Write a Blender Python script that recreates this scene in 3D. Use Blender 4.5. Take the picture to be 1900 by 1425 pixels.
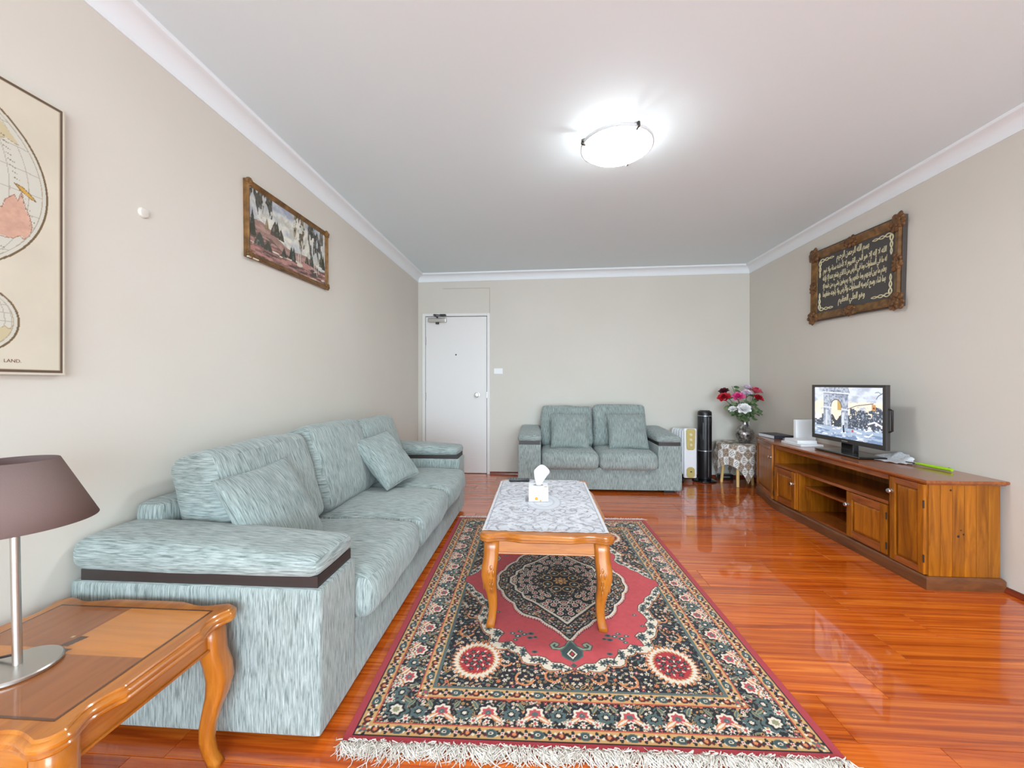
import bpy, bmesh, math, random
import numpy as np
from mathutils import Vector, Matrix, noise as mnoise
random.seed(7); np.random.seed(7)
PI = math.pi
for o in list(bpy.data.objects): bpy.data.objects.remove(o)
SC = bpy.context.scene; COL = SC.collection

# ---------------------------------------------------------------- camera, world, light, exposure
F_PX = 740.0; YAW = math.atan(50 / F_PX); CAM_H = 1.16
cam = bpy.data.cameras.new('camera'); cam.sensor_fit = 'HORIZONTAL'; cam.sensor_width = 36.0
cam.lens = F_PX / 1900 * 36; cam.clip_start = 0.02
camo = bpy.data.objects.new('camera', cam); COL.objects.link(camo)
camo.location = (0, 0, CAM_H); camo.rotation_euler = (PI / 2, 0, YAW); SC.camera = camo

w = bpy.data.worlds.new('sky'); SC.world = w; w.use_nodes = True; wn = w.node_tree      # plain bright overcast sky over darker ground
bg = wn.nodes['Background']; bg.inputs[1].default_value = 10.6
wt = wn.nodes.new('ShaderNodeTexCoord'); ws = wn.nodes.new('ShaderNodeSeparateXYZ'); wn.links.new(wt.outputs['Generated'], ws.inputs[0])
wr = wn.nodes.new('ShaderNodeMapRange'); wr.inputs['From Min'].default_value = -0.06; wr.inputs['From Max'].default_value = 0.06; wn.links.new(ws.outputs['Z'], wr.inputs['Value'])
wm = wn.nodes.new('ShaderNodeMix'); wm.data_type = 'RGBA'; wm.inputs[6].default_value = (0.50, 0.62, 0.70, 1); wm.inputs[7].default_value = (0.70, 0.87, 1.0, 1)
wn.links.new(wr.outputs[0], wm.inputs[0]); wn.links.new(wm.outputs[2], bg.inputs[0])
pt_ = bpy.data.lights.new('window_portal', 'AREA'); pt_.shape = 'RECTANGLE'; pt_.size = 3.6; pt_.size_y = 2.25; pt_.cycles.is_portal = True     # guides daylight through the glazed wall behind the camera
po_ = bpy.data.objects.new('window_portal', pt_); COL.objects.link(po_); po_.location = (0.5, -3.05, 1.225); po_.rotation_euler = (PI / 2, 0, 0)

SC.view_settings.view_transform = 'Standard'; SC.view_settings.look = 'None'
SC.view_settings.exposure = 0.64; SC.view_settings.gamma = 1.0; SC.view_settings.use_curve_mapping = False

# ---------------------------------------------------------------- helpers
def lin(c):
    c = np.asarray(c, float) / 255.0
    return np.where(c <= 0.04045, c / 12.92, ((c + 0.055) / 1.055) ** 2.4)
def S(r, g, b): return tuple(float(x) for x in lin((r, g, b))) + (1.0,)

class MB:
    """collects geometry for one mesh"""
    def __init__(s): s.v = []; s.f = []
    def add(s, vs, fs):
        b = len(s.v); s.v += [tuple(p) for p in vs]; s.f += [tuple(i + b for i in f) for f in fs]; return s
    def box(s, x0, x1, y0, y1, z0, z1, bev=0.0, M=None):
        if bev <= 0:
            vs = [(x, y, z) for z in (z0, z1) for y in (y0, y1) for x in (x0, x1)]
            fs = [(0, 2, 3, 1), (4, 5, 7, 6), (0, 1, 5, 4), (2, 6, 7, 3), (0, 4, 6, 2), (1, 3, 7, 5)]
        else:
            bm = bmesh.new(); bmesh.ops.create_cube(bm, size=1)
            for v in bm.verts: v.co = Vector(((x0 + x1) / 2 + v.co.x * (x1 - x0), (y0 + y1) / 2 + v.co.y * (y1 - y0), (z0 + z1) / 2 + v.co.z * (z1 - z0)))
            bmesh.ops.bevel(bm, geom=list(bm.edges), offset=bev, segments=2, affect='EDGES', profile=0.6)
            bm.verts.index_update(); vs = [tuple(v.co) for v in bm.verts]; fs = [tuple(v.index for v in f.verts) for f in bm.faces]; bm.free()
        if M is not None: vs = [tuple(M @ Vector(p)) for p in vs]
        return s.add(vs, fs)
    def tube(s, pts, rad, n=8, cap=True):
        pts = [Vector(p) for p in pts]; N = len(pts); rad = [rad] * N if not hasattr(rad, '__len__') else rad
        vs = []; up = Vector((0.13, 0.31, 0.94)).normalized(); pa = None
        for i in range(N):
            t = (pts[min(i + 1, N - 1)] - pts[max(i - 1, 0)]).normalized()
            a = (pa - t * pa.dot(t)) if pa is not None else t.cross(up)
            if a.length < 1e-5: a = t.cross(Vector((1, 0.2, 0)))
            a.normalize(); pa = a; b = t.cross(a)
            for k in range(n):
                q = 2 * PI * k / n; vs.append(pts[i] + (a * math.cos(q) + b * math.sin(q)) * rad[i])
        fs = [(i * n + k, i * n + (k + 1) % n, (i + 1) * n + (k + 1) % n, (i + 1) * n + k) for i in range(N - 1) for k in range(n)]
        if cap: fs += [tuple(range(n - 1, -1, -1)), tuple(range((N - 1) * n, N * n))]
        return s.add(vs, fs)
    def lathe(s, prof, n=32, c=(0, 0, 0), M=None):
        vs = []
        for (r, z) in prof:
            for k in range(n):
                q = 2 * PI * k / n; vs.append(Vector((max(r, 1e-5) * math.cos(q), max(r, 1e-5) * math.sin(q), z)))
        if M is not None: vs = [M @ p for p in vs]
        vs = [p + Vector(c) for p in vs]
        fs = [(i * n + k, i * n + (k + 1) % n, (i + 1) * n + (k + 1) % n, (i + 1) * n + k) for i in range(len(prof) - 1) for k in range(n)]
        return s.add(vs, fs)
    def loft(s, rings, closed=True, cap=True):
        n = len(rings[0]); vs = [p for r in rings for p in r]; m = n if closed else n - 1
        fs = [(i * n + k, i * n + (k + 1) % n, (i + 1) * n + (k + 1) % n, (i + 1) * n + k) for i in range(len(rings) - 1) for k in range(m)]
        if cap: fs += [tuple(range(n - 1, -1, -1)), tuple(range((len(rings) - 1) * n, len(rings) * n))]
        return s.add(vs, fs)
    def ell(s, c, r, M=None, nu=8, nv=5):
        vs = []
        for j in range(nv + 1):
            th = PI * j / nv
            for k in range(nu):
                q = 2 * PI * k / nu; p = Vector((r[0] * math.sin(th) * math.cos(q), r[1] * math.sin(th) * math.sin(q), r[2] * math.cos(th)))
                vs.append((M @ p if M is not None else p) + Vector(c))
        fs = [(j * nu + k, (j + 1) * nu + k, (j + 1) * nu + (k + 1) % nu, j * nu + (k + 1) % nu) for j in range(nv) for k in range(nu)]
        return s.add(vs, fs)
    def prism(s, poly, z0, z1):
        return s.loft([[(x, y, z0) for x, y in poly], [(x, y, z1) for x, y in poly]])
    def build(s, name, mat, parent=None, smooth=False, uv=None, fix=True):
        me = bpy.data.meshes.new(name); me.from_pydata(s.v, [], s.f)
        if fix:
            bm = bmesh.new(); bm.from_mesh(me); bmesh.ops.remove_doubles(bm, verts=bm.verts, dist=2e-5)
            bmesh.ops.recalc_face_normals(bm, faces=bm.faces); bm.to_mesh(me); bm.free()
        if mat is not None: me.materials.append(mat)
        if smooth:
            me.polygons.foreach_set('use_smooth', [True] * len(me.polygons))
            if smooth != 'all': me.set_sharp_from_angle(angle=math.radians(33))
        if uv: box_uv(me, uv)
        o = bpy.data.objects.new(name, me); COL.objects.link(o)
        if parent is not None: o.parent = parent
        return o

def box_uv(me, mode):
    """UV in metres; v runs along the thread. mode = thread axis on faces looking along x, y, z"""
    uvl = me.uv_layers.new(name='UVMap'); ax = {'x': 0, 'y': 1, 'z': 2}
    for p in me.polygons:
        n = p.normal; k = max(range(3), key=lambda i: abs(n[i])); va = ax[mode[k]]; ua = [a for a in range(3) if a != k and a != va]
        ua = ua[0] if ua else (k + 1) % 3
        for li in p.loop_indices:
            c = me.vertices[me.loops[li].vertex_index].co; uvl.data[li].uv = (c[ua] + 0.37 * k, c[va] + 0.23 * k)

def thing(name, label, cat, loc=(0, 0, 0), rot=(0, 0, 0), group=None):
    o = bpy.data.objects.new(name, None); COL.objects.link(o); o.empty_display_size = 0.05
    o.location = loc; o.rotation_euler = rot; return tag(o, label, cat, group)
def tag(o, label, cat, group=None):
    o['label'] = label; o['category'] = cat
    if group: o['group'] = group
    return o
def struct(o, label=None):
    o['kind'] = 'structure'
    if label: o['label'] = label
    return o

# ---------------------------------------------------------------- materials
def new_mat(name):
    m = bpy.data.materials.new(name); m.use_nodes = True; nt = m.node_tree; return m, nt, nt.nodes['Principled BSDF']
def plain(name, col, rough=0.5, metal=0.0, coat=0.0, spec=0.5, emit=0.0, trans=0.0, bump=0.0, bscale=200):
    m, nt, b = new_mat(name); b.inputs['Base Color'].default_value = col; b.inputs['Roughness'].default_value = rough
    b.inputs['Metallic'].default_value = metal; b.inputs['Coat Weight'].default_value = coat; b.inputs['Specular IOR Level'].default_value = spec
    b.inputs['Transmission Weight'].default_value = trans
    if emit: b.inputs['Emission Color'].default_value = col; b.inputs['Emission Strength'].default_value = emit
    if bump:
        n = nt.nodes.new('ShaderNodeTexNoise'); n.inputs['Scale'].default_value = bscale; n.inputs['Detail'].default_value = 3
        tc = nt.nodes.new('ShaderNodeTexCoord'); nt.links.new(tc.outputs['Object'], n.inputs['Vector'])
        bp = nt.nodes.new('ShaderNodeBump'); bp.inputs['Strength'].default_value = bump; bp.inputs['Distance'].default_value = 0.004
        nt.links.new(n.outputs['Fac'], bp.inputs['Height']); nt.links.new(bp.outputs['Normal'], b.inputs['Normal'])
    return m
def ramp(nt, fac, stops):
    r = nt.nodes.new('ShaderNodeValToRGB'); e = r.color_ramp.elements
    while len(e) > 1: e.remove(e[-1])
    e[0].position = stops[0][0]; e[0].color = stops[0][1]
    for p, c in stops[1:]:
        x = e.new(p); x.color = c
    nt.links.new(fac, r.inputs['Fac']); return r
def grain(name, stops, scale=(3, 40, 40), rough=0.35, coat=0.2, coat_rough=0.1, var=0.0, coord='Object', distort=0.6, bump=0.05, detail=6, wob=1.0, spec=0.5):
    """stretched-noise wood"""
    m, nt, b = new_mat(name); L = nt.links
    tc = nt.nodes.new('ShaderNodeTexCoord'); mp = nt.nodes.new('ShaderNodeMapping'); mp.inputs['Scale'].default_value = scale
    L.new(tc.outputs[coord], mp.inputs['Vector'])
    src = mp.outputs['Vector']
    oi = nt.nodes.new('ShaderNodeObjectInfo')
    ml = nt.nodes.new('ShaderNodeMath'); ml.operation = 'MULTIPLY'; ml.inputs[1].default_value = 37.0; L.new(oi.outputs['Random'], ml.inputs[0])
    ad = nt.nodes.new('ShaderNodeVectorMath'); ad.operation = 'ADD'; L.new(src, ad.inputs[0]); L.new(ml.outputs[0], ad.inputs[1])
    n = nt.nodes.new('ShaderNodeTexNoise'); n.inputs['Scale'].default_value = wob; n.inputs['Detail'].default_value = detail
    n.inputs['Distortion'].default_value = distort; n.inputs['Roughness'].default_value = 0.62
    L.new(ad.outputs[0], n.inputs['Vector'])
    r = ramp(nt, n.outputs['Fac'], stops); out = r.outputs['Color']
    if var:
        hs = nt.nodes.new('ShaderNodeHueSaturation'); mr = nt.nodes.new('ShaderNodeMapRange')
        mr.inputs['To Min'].default_value = 1 - var; mr.inputs['To Max'].default_value = 1 + var
        L.new(oi.outputs['Random'], mr.inputs['Value']); L.new(mr.outputs[0], hs.inputs['Value']); L.new(out, hs.inputs['Color']); out = hs.outputs['Color']
    L.new(out, b.inputs['Base Color'])
    b.inputs['Roughness'].default_value = rough; b.inputs['Coat Weight'].default_value = coat; b.inputs['Coat Roughness'].default_value = coat_rough; b.inputs['Specular IOR Level'].default_value = spec
    if bump:
        bp = nt.nodes.new('ShaderNodeBump'); bp.inputs['Strength'].default_value = bump; bp.inputs['Distance'].default_value = 0.002
        L.new(n.outputs['Fac'], bp.inputs['Height']); L.new(bp.outputs['Normal'], b.inputs['Normal'])
    return m
def fabric(name, lo, mid, hi, su=170, sv=13, bump=0.5, rough=0.95):
    m, nt, b = new_mat(name); L = nt.links
    uv = nt.nodes.new('ShaderNodeUVMap'); mp = nt.nodes.new('ShaderNodeMapping'); mp.inputs['Scale'].default_value = (su, sv, 1); L.new(uv.outputs[0], mp.inputs['Vector'])
    n = nt.nodes.new('ShaderNodeTexNoise'); n.inputs['Scale'].default_value = 1.0; n.inputs['Detail'].default_value = 3; n.inputs['Roughness'].default_value = 0.6; n.inputs['Distortion'].default_value = 0.5
    L.new(mp.outputs[0], n.inputs['Vector'])
    r = ramp(nt, n.outputs['Fac'], [(0.30, lo), (0.50, mid), (0.72, hi)])
    n2 = nt.nodes.new('ShaderNodeTexNoise'); n2.inputs['Scale'].default_value = 5; n2.inputs['Detail'].default_value = 2
    L.new(uv.outputs[0], n2.inputs['Vector'])
    mr = nt.nodes.new('ShaderNodeMapRange'); mr.inputs['From Min'].default_value = 0.3; mr.inputs['From Max'].default_value = 0.7; mr.inputs['To Min'].default_value = 0.92; mr.inputs['To Max'].default_value = 1.08
    L.new(n2.outputs['Fac'], mr.inputs['Value'])
    hs = nt.nodes.new('ShaderNodeHueSaturation'); L.new(mr.outputs[0], hs.inputs['Value']); L.new(r.outputs['Color'], hs.inputs['Color'])
    L.new(hs.outputs['Color'], b.inputs['Base Color']); b.inputs['Roughness'].default_value = rough; b.inputs['Specular IOR Level'].default_value = 0.2
    b.inputs['Sheen Weight'].default_value = 0.25; b.inputs['Sheen Roughness'].default_value = 0.5
    bp = nt.nodes.new('ShaderNodeBump'); bp.inputs['Strength'].default_value = bump; bp.inputs['Distance'].default_value = 0.003
    L.new(n.outputs['Fac'], bp.inputs['Height']); L.new(bp.outputs['Normal'], b.inputs['Normal'])
    return m
def vcol(name, rough=0.8, coat=0.0, emit=0.0, bump=0.0, bscale=600, spec=0.3, sheen=0.0):
    m, nt, b = new_mat(name); a = nt.nodes.new('ShaderNodeAttribute'); a.attribute_name = 'Col'; L = nt.links
    if emit:
        b.inputs['Base Color'].default_value = (0.01, 0.01, 0.012, 1); L.new(a.outputs['Color'], b.inputs['Emission Color']); b.inputs['Emission Strength'].default_value = emit
    else: L.new(a.outputs['Color'], b.inputs['Base Color'])
    b.inputs['Roughness'].default_value = rough; b.inputs['Coat Weight'].default_value = coat; b.inputs['Specular IOR Level'].default_value = spec; b.inputs['Sheen Weight'].default_value = sheen
    if bump:
        tc = nt.nodes.new('ShaderNodeTexCoord'); n = nt.nodes.new('ShaderNodeTexNoise'); n.inputs['Scale'].default_value = bscale; n.inputs['Detail'].default_value = 2
        L.new(tc.outputs['Object'], n.inputs['Vector']); bp = nt.nodes.new('ShaderNodeBump'); bp.inputs['Strength'].default_value = bump; bp.inputs['Distance'].default_value = 0.004
        L.new(n.outputs['Fac'], bp.inputs['Height']); L.new(bp.outputs['Normal'], b.inputs['Normal'])
    return m
def mottled(name, c1, c2, scale=2.0, rough=0.6, bump=0.02):
    m, nt, b = new_mat(name); L = nt.links; tc = nt.nodes.new('ShaderNodeTexCoord')
    n = nt.nodes.new('ShaderNodeTexNoise'); n.inputs['Scale'].default_value = scale; n.inputs['Detail'].default_value = 4; L.new(tc.outputs['Object'], n.inputs['Vector'])
    r = ramp(nt, n.outputs['Fac'], [(0.3, c1), (0.7, c2)]); L.new(r.outputs['Color'], b.inputs['Base Color']); b.inputs['Roughness'].default_value = rough
    n2 = nt.nodes.new('ShaderNodeTexNoise'); n2.inputs['Scale'].default_value = 160; L.new(tc.outputs['Object'], n2.inputs['Vector'])
    bp = nt.nodes.new('ShaderNodeBump'); bp.inputs['Strength'].default_value = bump; bp.inputs['Distance'].default_value = 0.003
    L.new(n2.outputs['Fac'], bp.inputs['Height']); L.new(bp.outputs['Normal'], b.inputs['Normal']); b.inputs['Specular IOR Level'].default_value = 0.35
    return m

M = {}
M['wall'] = mottled('wall_paint', S(214, 208, 197), S(218, 212, 202), 1.3, 0.62)
M['ceil'] = plain('ceiling_paint', S(229, 242, 246), 0.8)
M['cornice'] = plain('cornice_paint', S(238, 243, 246), 0.6)
M['door'] = plain('door_paint', S(234, 231, 228), 0.4)
M['plank'] = grain('laminate_cherry', [(0.28, S(140, 54, 12)), (0.43, S(182, 76, 18)), (0.54, S(206, 96, 24)), (0.70, S(226, 124, 40))], scale=(0.9, 30, 30), rough=0.22, coat=0.85, coat_rough=0.04, var=0.10, distort=1.3, spec=0.25, bump=0.012)
M['subfloor'] = plain('subfloor', S(60, 25, 12), 0.8)
M['bead'] = grain('red_bead', [(0.3, S(96, 34, 16)), (0.7, S(140, 56, 26))], scale=(4, 4, 60), rough=0.3)
M['fab'] = fabric('chenille', S(98, 109, 105), S(148, 158, 154), S(182, 190, 187), su=215, sv=16)
M['fab_back'] = M['fab']
M['fab_pil'] = fabric('chenille_pillow', S(95, 106, 102), S(142, 152, 148), S(172, 180, 177), su=230, sv=16, bump=0.35)
M['strip'] = plain('dark_wood_strip', S(52, 44, 42), 0.4)
M['blackfoot'] = plain('black_plastic_foot', S(22, 22, 24), 0.5)
HONEY = [(0.25, S(146, 78, 18)), (0.5, S(178, 103, 28)), (0.75, S(200, 128, 46))]
M['honey'] = grain('honey_wood', HONEY, scale=(30, 30, 4), rough=0.28, coat=0.5, var=0.04)
M['honey_x'] = grain('honey_wood_x', HONEY, scale=(4, 34, 34), rough=0.28, coat=0.5, var=0.04)
M['honey_y'] = grain('honey_wood_y', HONEY, scale=(34, 4, 34), rough=0.28, coat=0.5, var=0.04)
PINE = [(0.22, S(98, 46, 6)), (0.45, S(146, 82, 12)), (0.6, S(168, 98, 16)), (0.8, S(188, 122, 30))]
M['pine_z'] = grain('pine_vertical', PINE, scale=(24, 24, 2.4), rough=0.36, coat=0.15, spec=0.3, var=0.20, distort=1.0)
M['pine_y'] = grain('pine_along', [(0.22, S(104, 48, 18)), (0.5, S(146, 76, 28)), (0.8, S(176, 102, 44))], scale=(24, 2.4, 24), rough=0.25, coat=0.5, var=0.08, distort=1.0)
M['plinth'] = grain('pine_plinth', [(0.25, S(84, 44, 20)), (0.75, S(128, 74, 34))], scale=(10, 3, 30), rough=0.4, coat=0.2)
M['knot'] = plain('knot', S(48, 24, 12), 0.6)
M['chrome'] = plain('chrome', S(205, 205, 208), 0.18, 1.0)
M['nickel'] = plain('brushed_nickel', S(196, 192, 186), 0.32, 1.0)
M['darkmetal'] = plain('dark_metal', S(70, 66, 62), 0.4, 0.8)
M['black'] = plain('black_plastic', S(26, 25, 27), 0.35)
M['bezel'] = plain('tv_bezel', S(58, 54, 52), 0.4)
M['glossblack'] = plain('gloss_black', S(16, 16, 18), 0.08, coat=0.5)
M['white'] = plain('white_plastic', S(240, 240, 242), 0.4)
M['paper'] = plain('white_paper', S(228, 228, 230), 0.8)
M['gold'] = plain('heater_gold', S(206, 186, 116), 0.35, 0.3)
M['goldframe'] = mottled('antique_gold', S(84, 58, 30), S(142, 102, 56), 22, 0.42, 0.15)
M['bronze'] = mottled('bronze_carving', S(64, 40, 22), S(136, 92, 52), 40, 0.4, 0.2)
M['frameside'] = plain('frame_side', S(74, 66, 62), 0.5)
M['velvet'] = plain('black_velvet', S(80, 77, 75), 0.9, bump=0.1, bscale=500)
M['gilt'] = plain('gilt_lettering', S(226, 216, 176), 0.5)
M['shade'] = plain('mauve_shade', S(120, 101, 96), 1.0, spec=0.1, bump=0.12, bscale=420)
M['shade_in'] = plain('shade_lining', S(120, 104, 102), 0.8)
M['canvas'] = plain('canvas_edge', S(214, 207, 192), 0.8)
M['lamp_glass'] = plain('lit_opal_glass', (0.86, 0.95, 1.0, 1), 0.3, emit=46.0)
M['fringe'] = plain('cotton_fringe', S(214, 204, 192), 0.9)
M['rug'] = vcol('rug_pile', 0.95, bump=0.5, bscale=500, spec=0.1, sheen=0.15)
M['rugedge'] = plain('rug_edge_red', S(160, 48, 58), 0.95)
M['print'] = vcol('print', 0.6)
M['lace'] = vcol('lace', 0.85, bump=0.3, bscale=260)
M['screen'] = vcol('lit_screen', 0.12, emit=0.85)
M['inlay'] = vcol('marquetry', 0.22, coat=0.5)
M['legwood'] = plain('pale_beech', S(226, 186, 118), 0.45)
M['lime'] = plain('lime_plastic', S(158, 206, 30), 0.35)
M['leaf'] = mottled('leaf_green', S(58, 86, 46), S(126, 148, 104), 30, 0.5, 0.05)
M['stem'] = plain('stem_green', S(70, 96, 52), 0.6)
M['glass'] = plain('window_glass', (1, 1, 1, 1), 0.02, trans=1.0)
M['pvc'] = plain('window_frame', S(230, 230, 232), 0.4)

# ---------------------------------------------------------------- room shell
XL, XR, YB, YF = -1.575, 2.60, 5.12, -3.00
def zc(x): return 2.585 + (x - XL) / (XR - XL) * 0.042         # the ceiling runs slightly out of level
T = 0.12
fl = struct(MB().box(XL - T, XR + T, YF - T, YB + T, -0.10, -0.012).build('floor', M['subfloor']), 'glossy cherry laminate plank floor')
PWID = 0.1995; y = 1.561 - PWID * 23; rows = []
fixed = {(0): 1.29, (1): 1.547, (2): 1.832}
while y < YB:
    k = round((y - 1.561) / PWID); x = fixed.get(k, random.uniform(0, 1.2)) - 1.22 * 4
    while x < XR:
        a, b = max(x, XL), min(x + 1.22, XR); c, d = max(y, YF), min(y + PWID, YB)
        if b - a > 0.02 and d - c > 0.01:
            g = 0.0006; e = 0.0012
            bt = [(a + g, c + g), (b - g, c + g), (b - g, d - g), (a + g, d - g)]; tp = [(a + g + e, c + g + e), (b - g - e, c + g + e), (b - g - e, d - g - e), (a + g + e, d - g - e)]
            MB().loft([[(p[0], p[1], -0.012) for p in bt], [(p[0], p[1], -0.0008) for p in bt], [(p[0], p[1], 0) for p in tp]]).build('plank', M['plank'], fl, fix=False)
        x += 1.22
    y += PWID
def wallbox(name, *a): return struct(MB().box(*a).build(name, M['wall']))
wallbox('wall_left', XL - T, XL, YF, YB, -0.012, 2.66)
wallbox('wall_right', XR, XR + T, YF, YB, -0.012, 2.66)
# back wall with a recess for the door, closed by an added slab against light leaks
DX0, DX1, DZ = -1.515, -0.632, 2.075
wb = struct(MB().box(DX1, XR + T, YB, YB + T, -0.012, 2.66).box(XL - T, DX0, YB, YB + T, -0.012, 2.66).box(DX0, DX1, YB, YB + T, DZ, 2.66).box(DX0, DX1, YB + 0.102, YB + T, -0.012, DZ).build('wall_back', M['wall']))
# wall behind the camera, mostly glazed
wx0, wx1, wz0, wz1 = -1.30, 2.30, 0.10, 2.35
struct(MB().box(XL - T, wx0, YF - T, YF, -0.012, 2.66).box(wx1, XR + T, YF - T, YF, -0.012, 2.66).box(wx0, wx1, YF - T, YF, wz1, 2.66).box(wx0, wx1, YF - T, YF, -0.012, wz0).build('wall_front', M['wall']))
win = struct(MB().box(wx0, wx1, YF - 0.09, YF - 0.03, wz0, wz0 + 0.05).box(wx0, wx1, YF - 0.09, YF - 0.03, wz1 - 0.05, wz1).build('window_1', M['pvc']), 'wide glazed wall behind the camera')
for k in range(4):
    xx = wx0 + (wx1 - wx0 - 0.05) * k / 3
    MB().box(xx, xx + 0.05, YF - 0.09, YF - 0.03, wz0 + 0.05, wz1 - 0.05).build('window_post', M['pvc'], win)
# ceiling
cv = []
for zz in (0, 0.1):
    for (x, y_) in [(XL - T, YF - T), (XR + T, YF - T), (XR + T, YB + T), (XL - T, YB + T)]: cv.append((x, y_, zc(x) + zz))
struct(MB().add(cv, [(0, 1, 2, 3), (7, 6, 5, 4), (0, 4, 5, 1), (1, 5, 6, 2), (2, 6, 7, 3), (3, 7, 4, 0)]).build('ceiling', M['ceil']))
# cove cornices
def cove():
    P = [(0, -0.098), (0.006, -0.098), (0.008, -0.090)]
    for i in range(1, 8):
        q = PI / 2 * i / 8; P.append((0.074 - 0.066 * math.cos(q), -0.090 + 0.068 * math.sin(q)))
    P += [(0.074, -0.020), (0.080, -0.016), (0.083, -0.008), (0.083, 0.03), (0, 0.03)]; return P
def cornice(name, a, b, inw, m0=1, m1=1):
    a = Vector(a); b = Vector(b); inw = Vector(inw); d = (b - a).normalized(); R = []
    for (p, sgn) in ((a, m0), (b, -m1)):
        R.append([tuple(Vector((p.x, p.y, 0)) + inw * u + d * (u * sgn) + Vector((0, 0, zc(p.x + inw.x * u + d.x * u * sgn) + v))) for u, v in cove()])
    return struct(MB().loft(R).build(name, M['cornice'], smooth=True))
cornice('trim_1', (XL, YF, 0), (XL, YB, 0), (1, 0, 0))
cornice('trim_2', (XL, YB, 0), (XR, YB, 0), (0, -1, 0))
cornice('trim_3', (XR, YB, 0), (XR, YF, 0), (-1, 0, 0))
cornice('trim_4', (XR, YF, 0), (XL, YF, 0), (0, 1, 0))
def bead(name, a, b, inw):
    a = Vector(a); b = Vector(b); inw = Vector(inw); P = [(0, 0), (0.02, 0), (0.02, 0.006), (0.017, 0.018), (0.009, 0.027), (0, 0.03)]
    return struct(MB().loft([[tuple(p + inw * u + Vector((0, 0, v))) for u, v in P] for p in (a, b)]).build(name, M['bead'], smooth=True))
bead('baseboard_left', (XL, YF, 0), (XL, YB, 0), (1, 0, 0))
bead('baseboard_back', (DX1 + 0.002, YB, 0), (XR, YB, 0), (0, -1, 0))
bead('baseboard_right', (XR, YB, 0), (XR, YF, 0), (-1, 0, 0))
# thin cover strip that frames the panel over the door
struct(MB().box(-1.25, -0.634, YB - 0.004, YB, 2.398, 2.403).box(-0.637, -0.632, YB - 0.004, YB, 2.075, 2.403).build('trim_5', plain('cover_strip', S(184, 174, 158), 0.6)))

# ---------------------------------------------------------------- door
dr = thing('door_1', 'white flush entrance door in a white frame', 'door', (0, YB, 0)); struct(dr); del dr['category']
for (x0, x1, z0, z1) in [(DX0, DX0 + 0.036, 0, DZ), (DX1 - 0.036, DX1, 0, DZ), (DX0 + 0.036, DX1 - 0.036, DZ - 0.034, DZ)]:
    MB().box(x0, x1, -0.012, 0.10, z0, z1, 0.002).build('frame', M['door'], dr)
lf = MB().box(DX0 + 0.040, DX1 - 0.043, 0.004, 0.044, 0.006, DZ - 0.041, 0.002).build('leaf', M['door'], dr)
kn = MB(); R90 = Matrix.Rotation(PI / 2, 3, 'X')
kn.lathe([(0, 0.0), (0.034, 0.0), (0.034, 0.006), (0.012, 0.010), (0.012, 0.026), (0.026, 0.034), (0.030, 0.046), (0.024, 0.056), (0, 0.058)], 24, (-0.80, 0.004, 1.02), R90)
kn.build('knob', M['nickel'], dr, smooth=True)
MB().lathe([(0, 0), (0.010, 0), (0.010, 0.004), (0.004, 0.005), (0, 0.003)], 16, (-1.076, 0.004, 1.54), R90).build('peephole', M['darkmetal'], dr)
for z in (1.72, 1.0, 0.25):
    MB().tube([(DX0 + 0.040, -0.004, z - 0.05), (DX0 + 0.040, -0.004, z + 0.05)], 0.006, 8).build('hinge', M['nickel'], dr)
cl = MB().box(-1.435, -1.195, -0.050, 0.004, 1.958, 2.016, 0.012).build('closer', M['nickel'], dr)
MB().lathe([(0, 0), (0.022, 0), (0.022, 0.03), (0, 0.03)], 16, (-1.315, -0.025, 1.935)).build('closer_pivot', M['darkmetal'], cl)
MB().box(-1.325, -1.305, -0.20, -0.02, 2.022, 2.030).tube([(-1.315, -0.03, 2.0), (-1.315, -0.03, 2.04)], 0.009, 10).build('closer_arm', M['darkmetal'], cl)
MB().tube([(-1.315, -0.19, 2.032), (-1.26, -0.055, 2.046)], 0.007, 8).box(-1.275, -1.20, -0.062, -0.012, 2.040, 2.060, 0.003).build('closer_bracket', M['darkmetal'], cl)
MB().box(DX1 - 0.04, DX1 - 0.034, -0.013, 0.0, 0.98, 1.06).build('strike_plate', M['nickel'], dr)

sw = thing('light_switch', 'white plastic light switch plate beside the door', 'light switch', (-0.522, YB, 1.325))
MB().box(-0.057, 0.057, -0.008, 0, -0.037, 0.037, 0.003).build('plate', M['white'], sw)
MB().box(-0.006, 0.006, -0.013, -0.006, -0.012, 0.012, 0.002).build('rocker', M['white'], sw)

# ---------------------------------------------------------------- ceiling light
LX, LY = 0.452, 2.365; LZ = zc(LX)
cl = thing('ceiling_light', 'round opal glass ceiling light, switched on, with chrome clips', 'ceiling light', (LX, LY, LZ))
MB().lathe([(0, 0), (0.165, 0), (0.165, -0.024), (0.159, -0.028), (0, -0.028)], 48).build('ceiling_plate', M['white'], cl, smooth=True)  # hidden plate, made wide and deep to shade a ring of ceiling
bowl = [(0.198, -0.052), (0.200, -0.055)] + [(0.199 * math.cos(a), -0.056 - 0.057 * math.sin(a)) for a in np.linspace(0.03, PI / 2, 12)]
inner = [(r * 0.97, z + 0.005) for r, z in reversed(bowl[2:])]
MB().lathe(bowl, 56).build('glass_bowl', M['lamp_glass'], cl, smooth='all'); MB().lathe(inner + [(0.198, -0.052)], 56).build('bowl_light_block', plain('light_block_grey', S(200, 200, 200), 0.6), cl, smooth='all')  # opaque inner shell is added to keep the bowl's glow off the ceiling
MB().lathe([(0.199, -0.049), (0.206, -0.050), (0.2075, -0.066), (0.200, -0.067)], 56).build('rim_ring', plain('rim_white', S(214, 214, 214), 0.5), cl, smooth='all')
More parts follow.
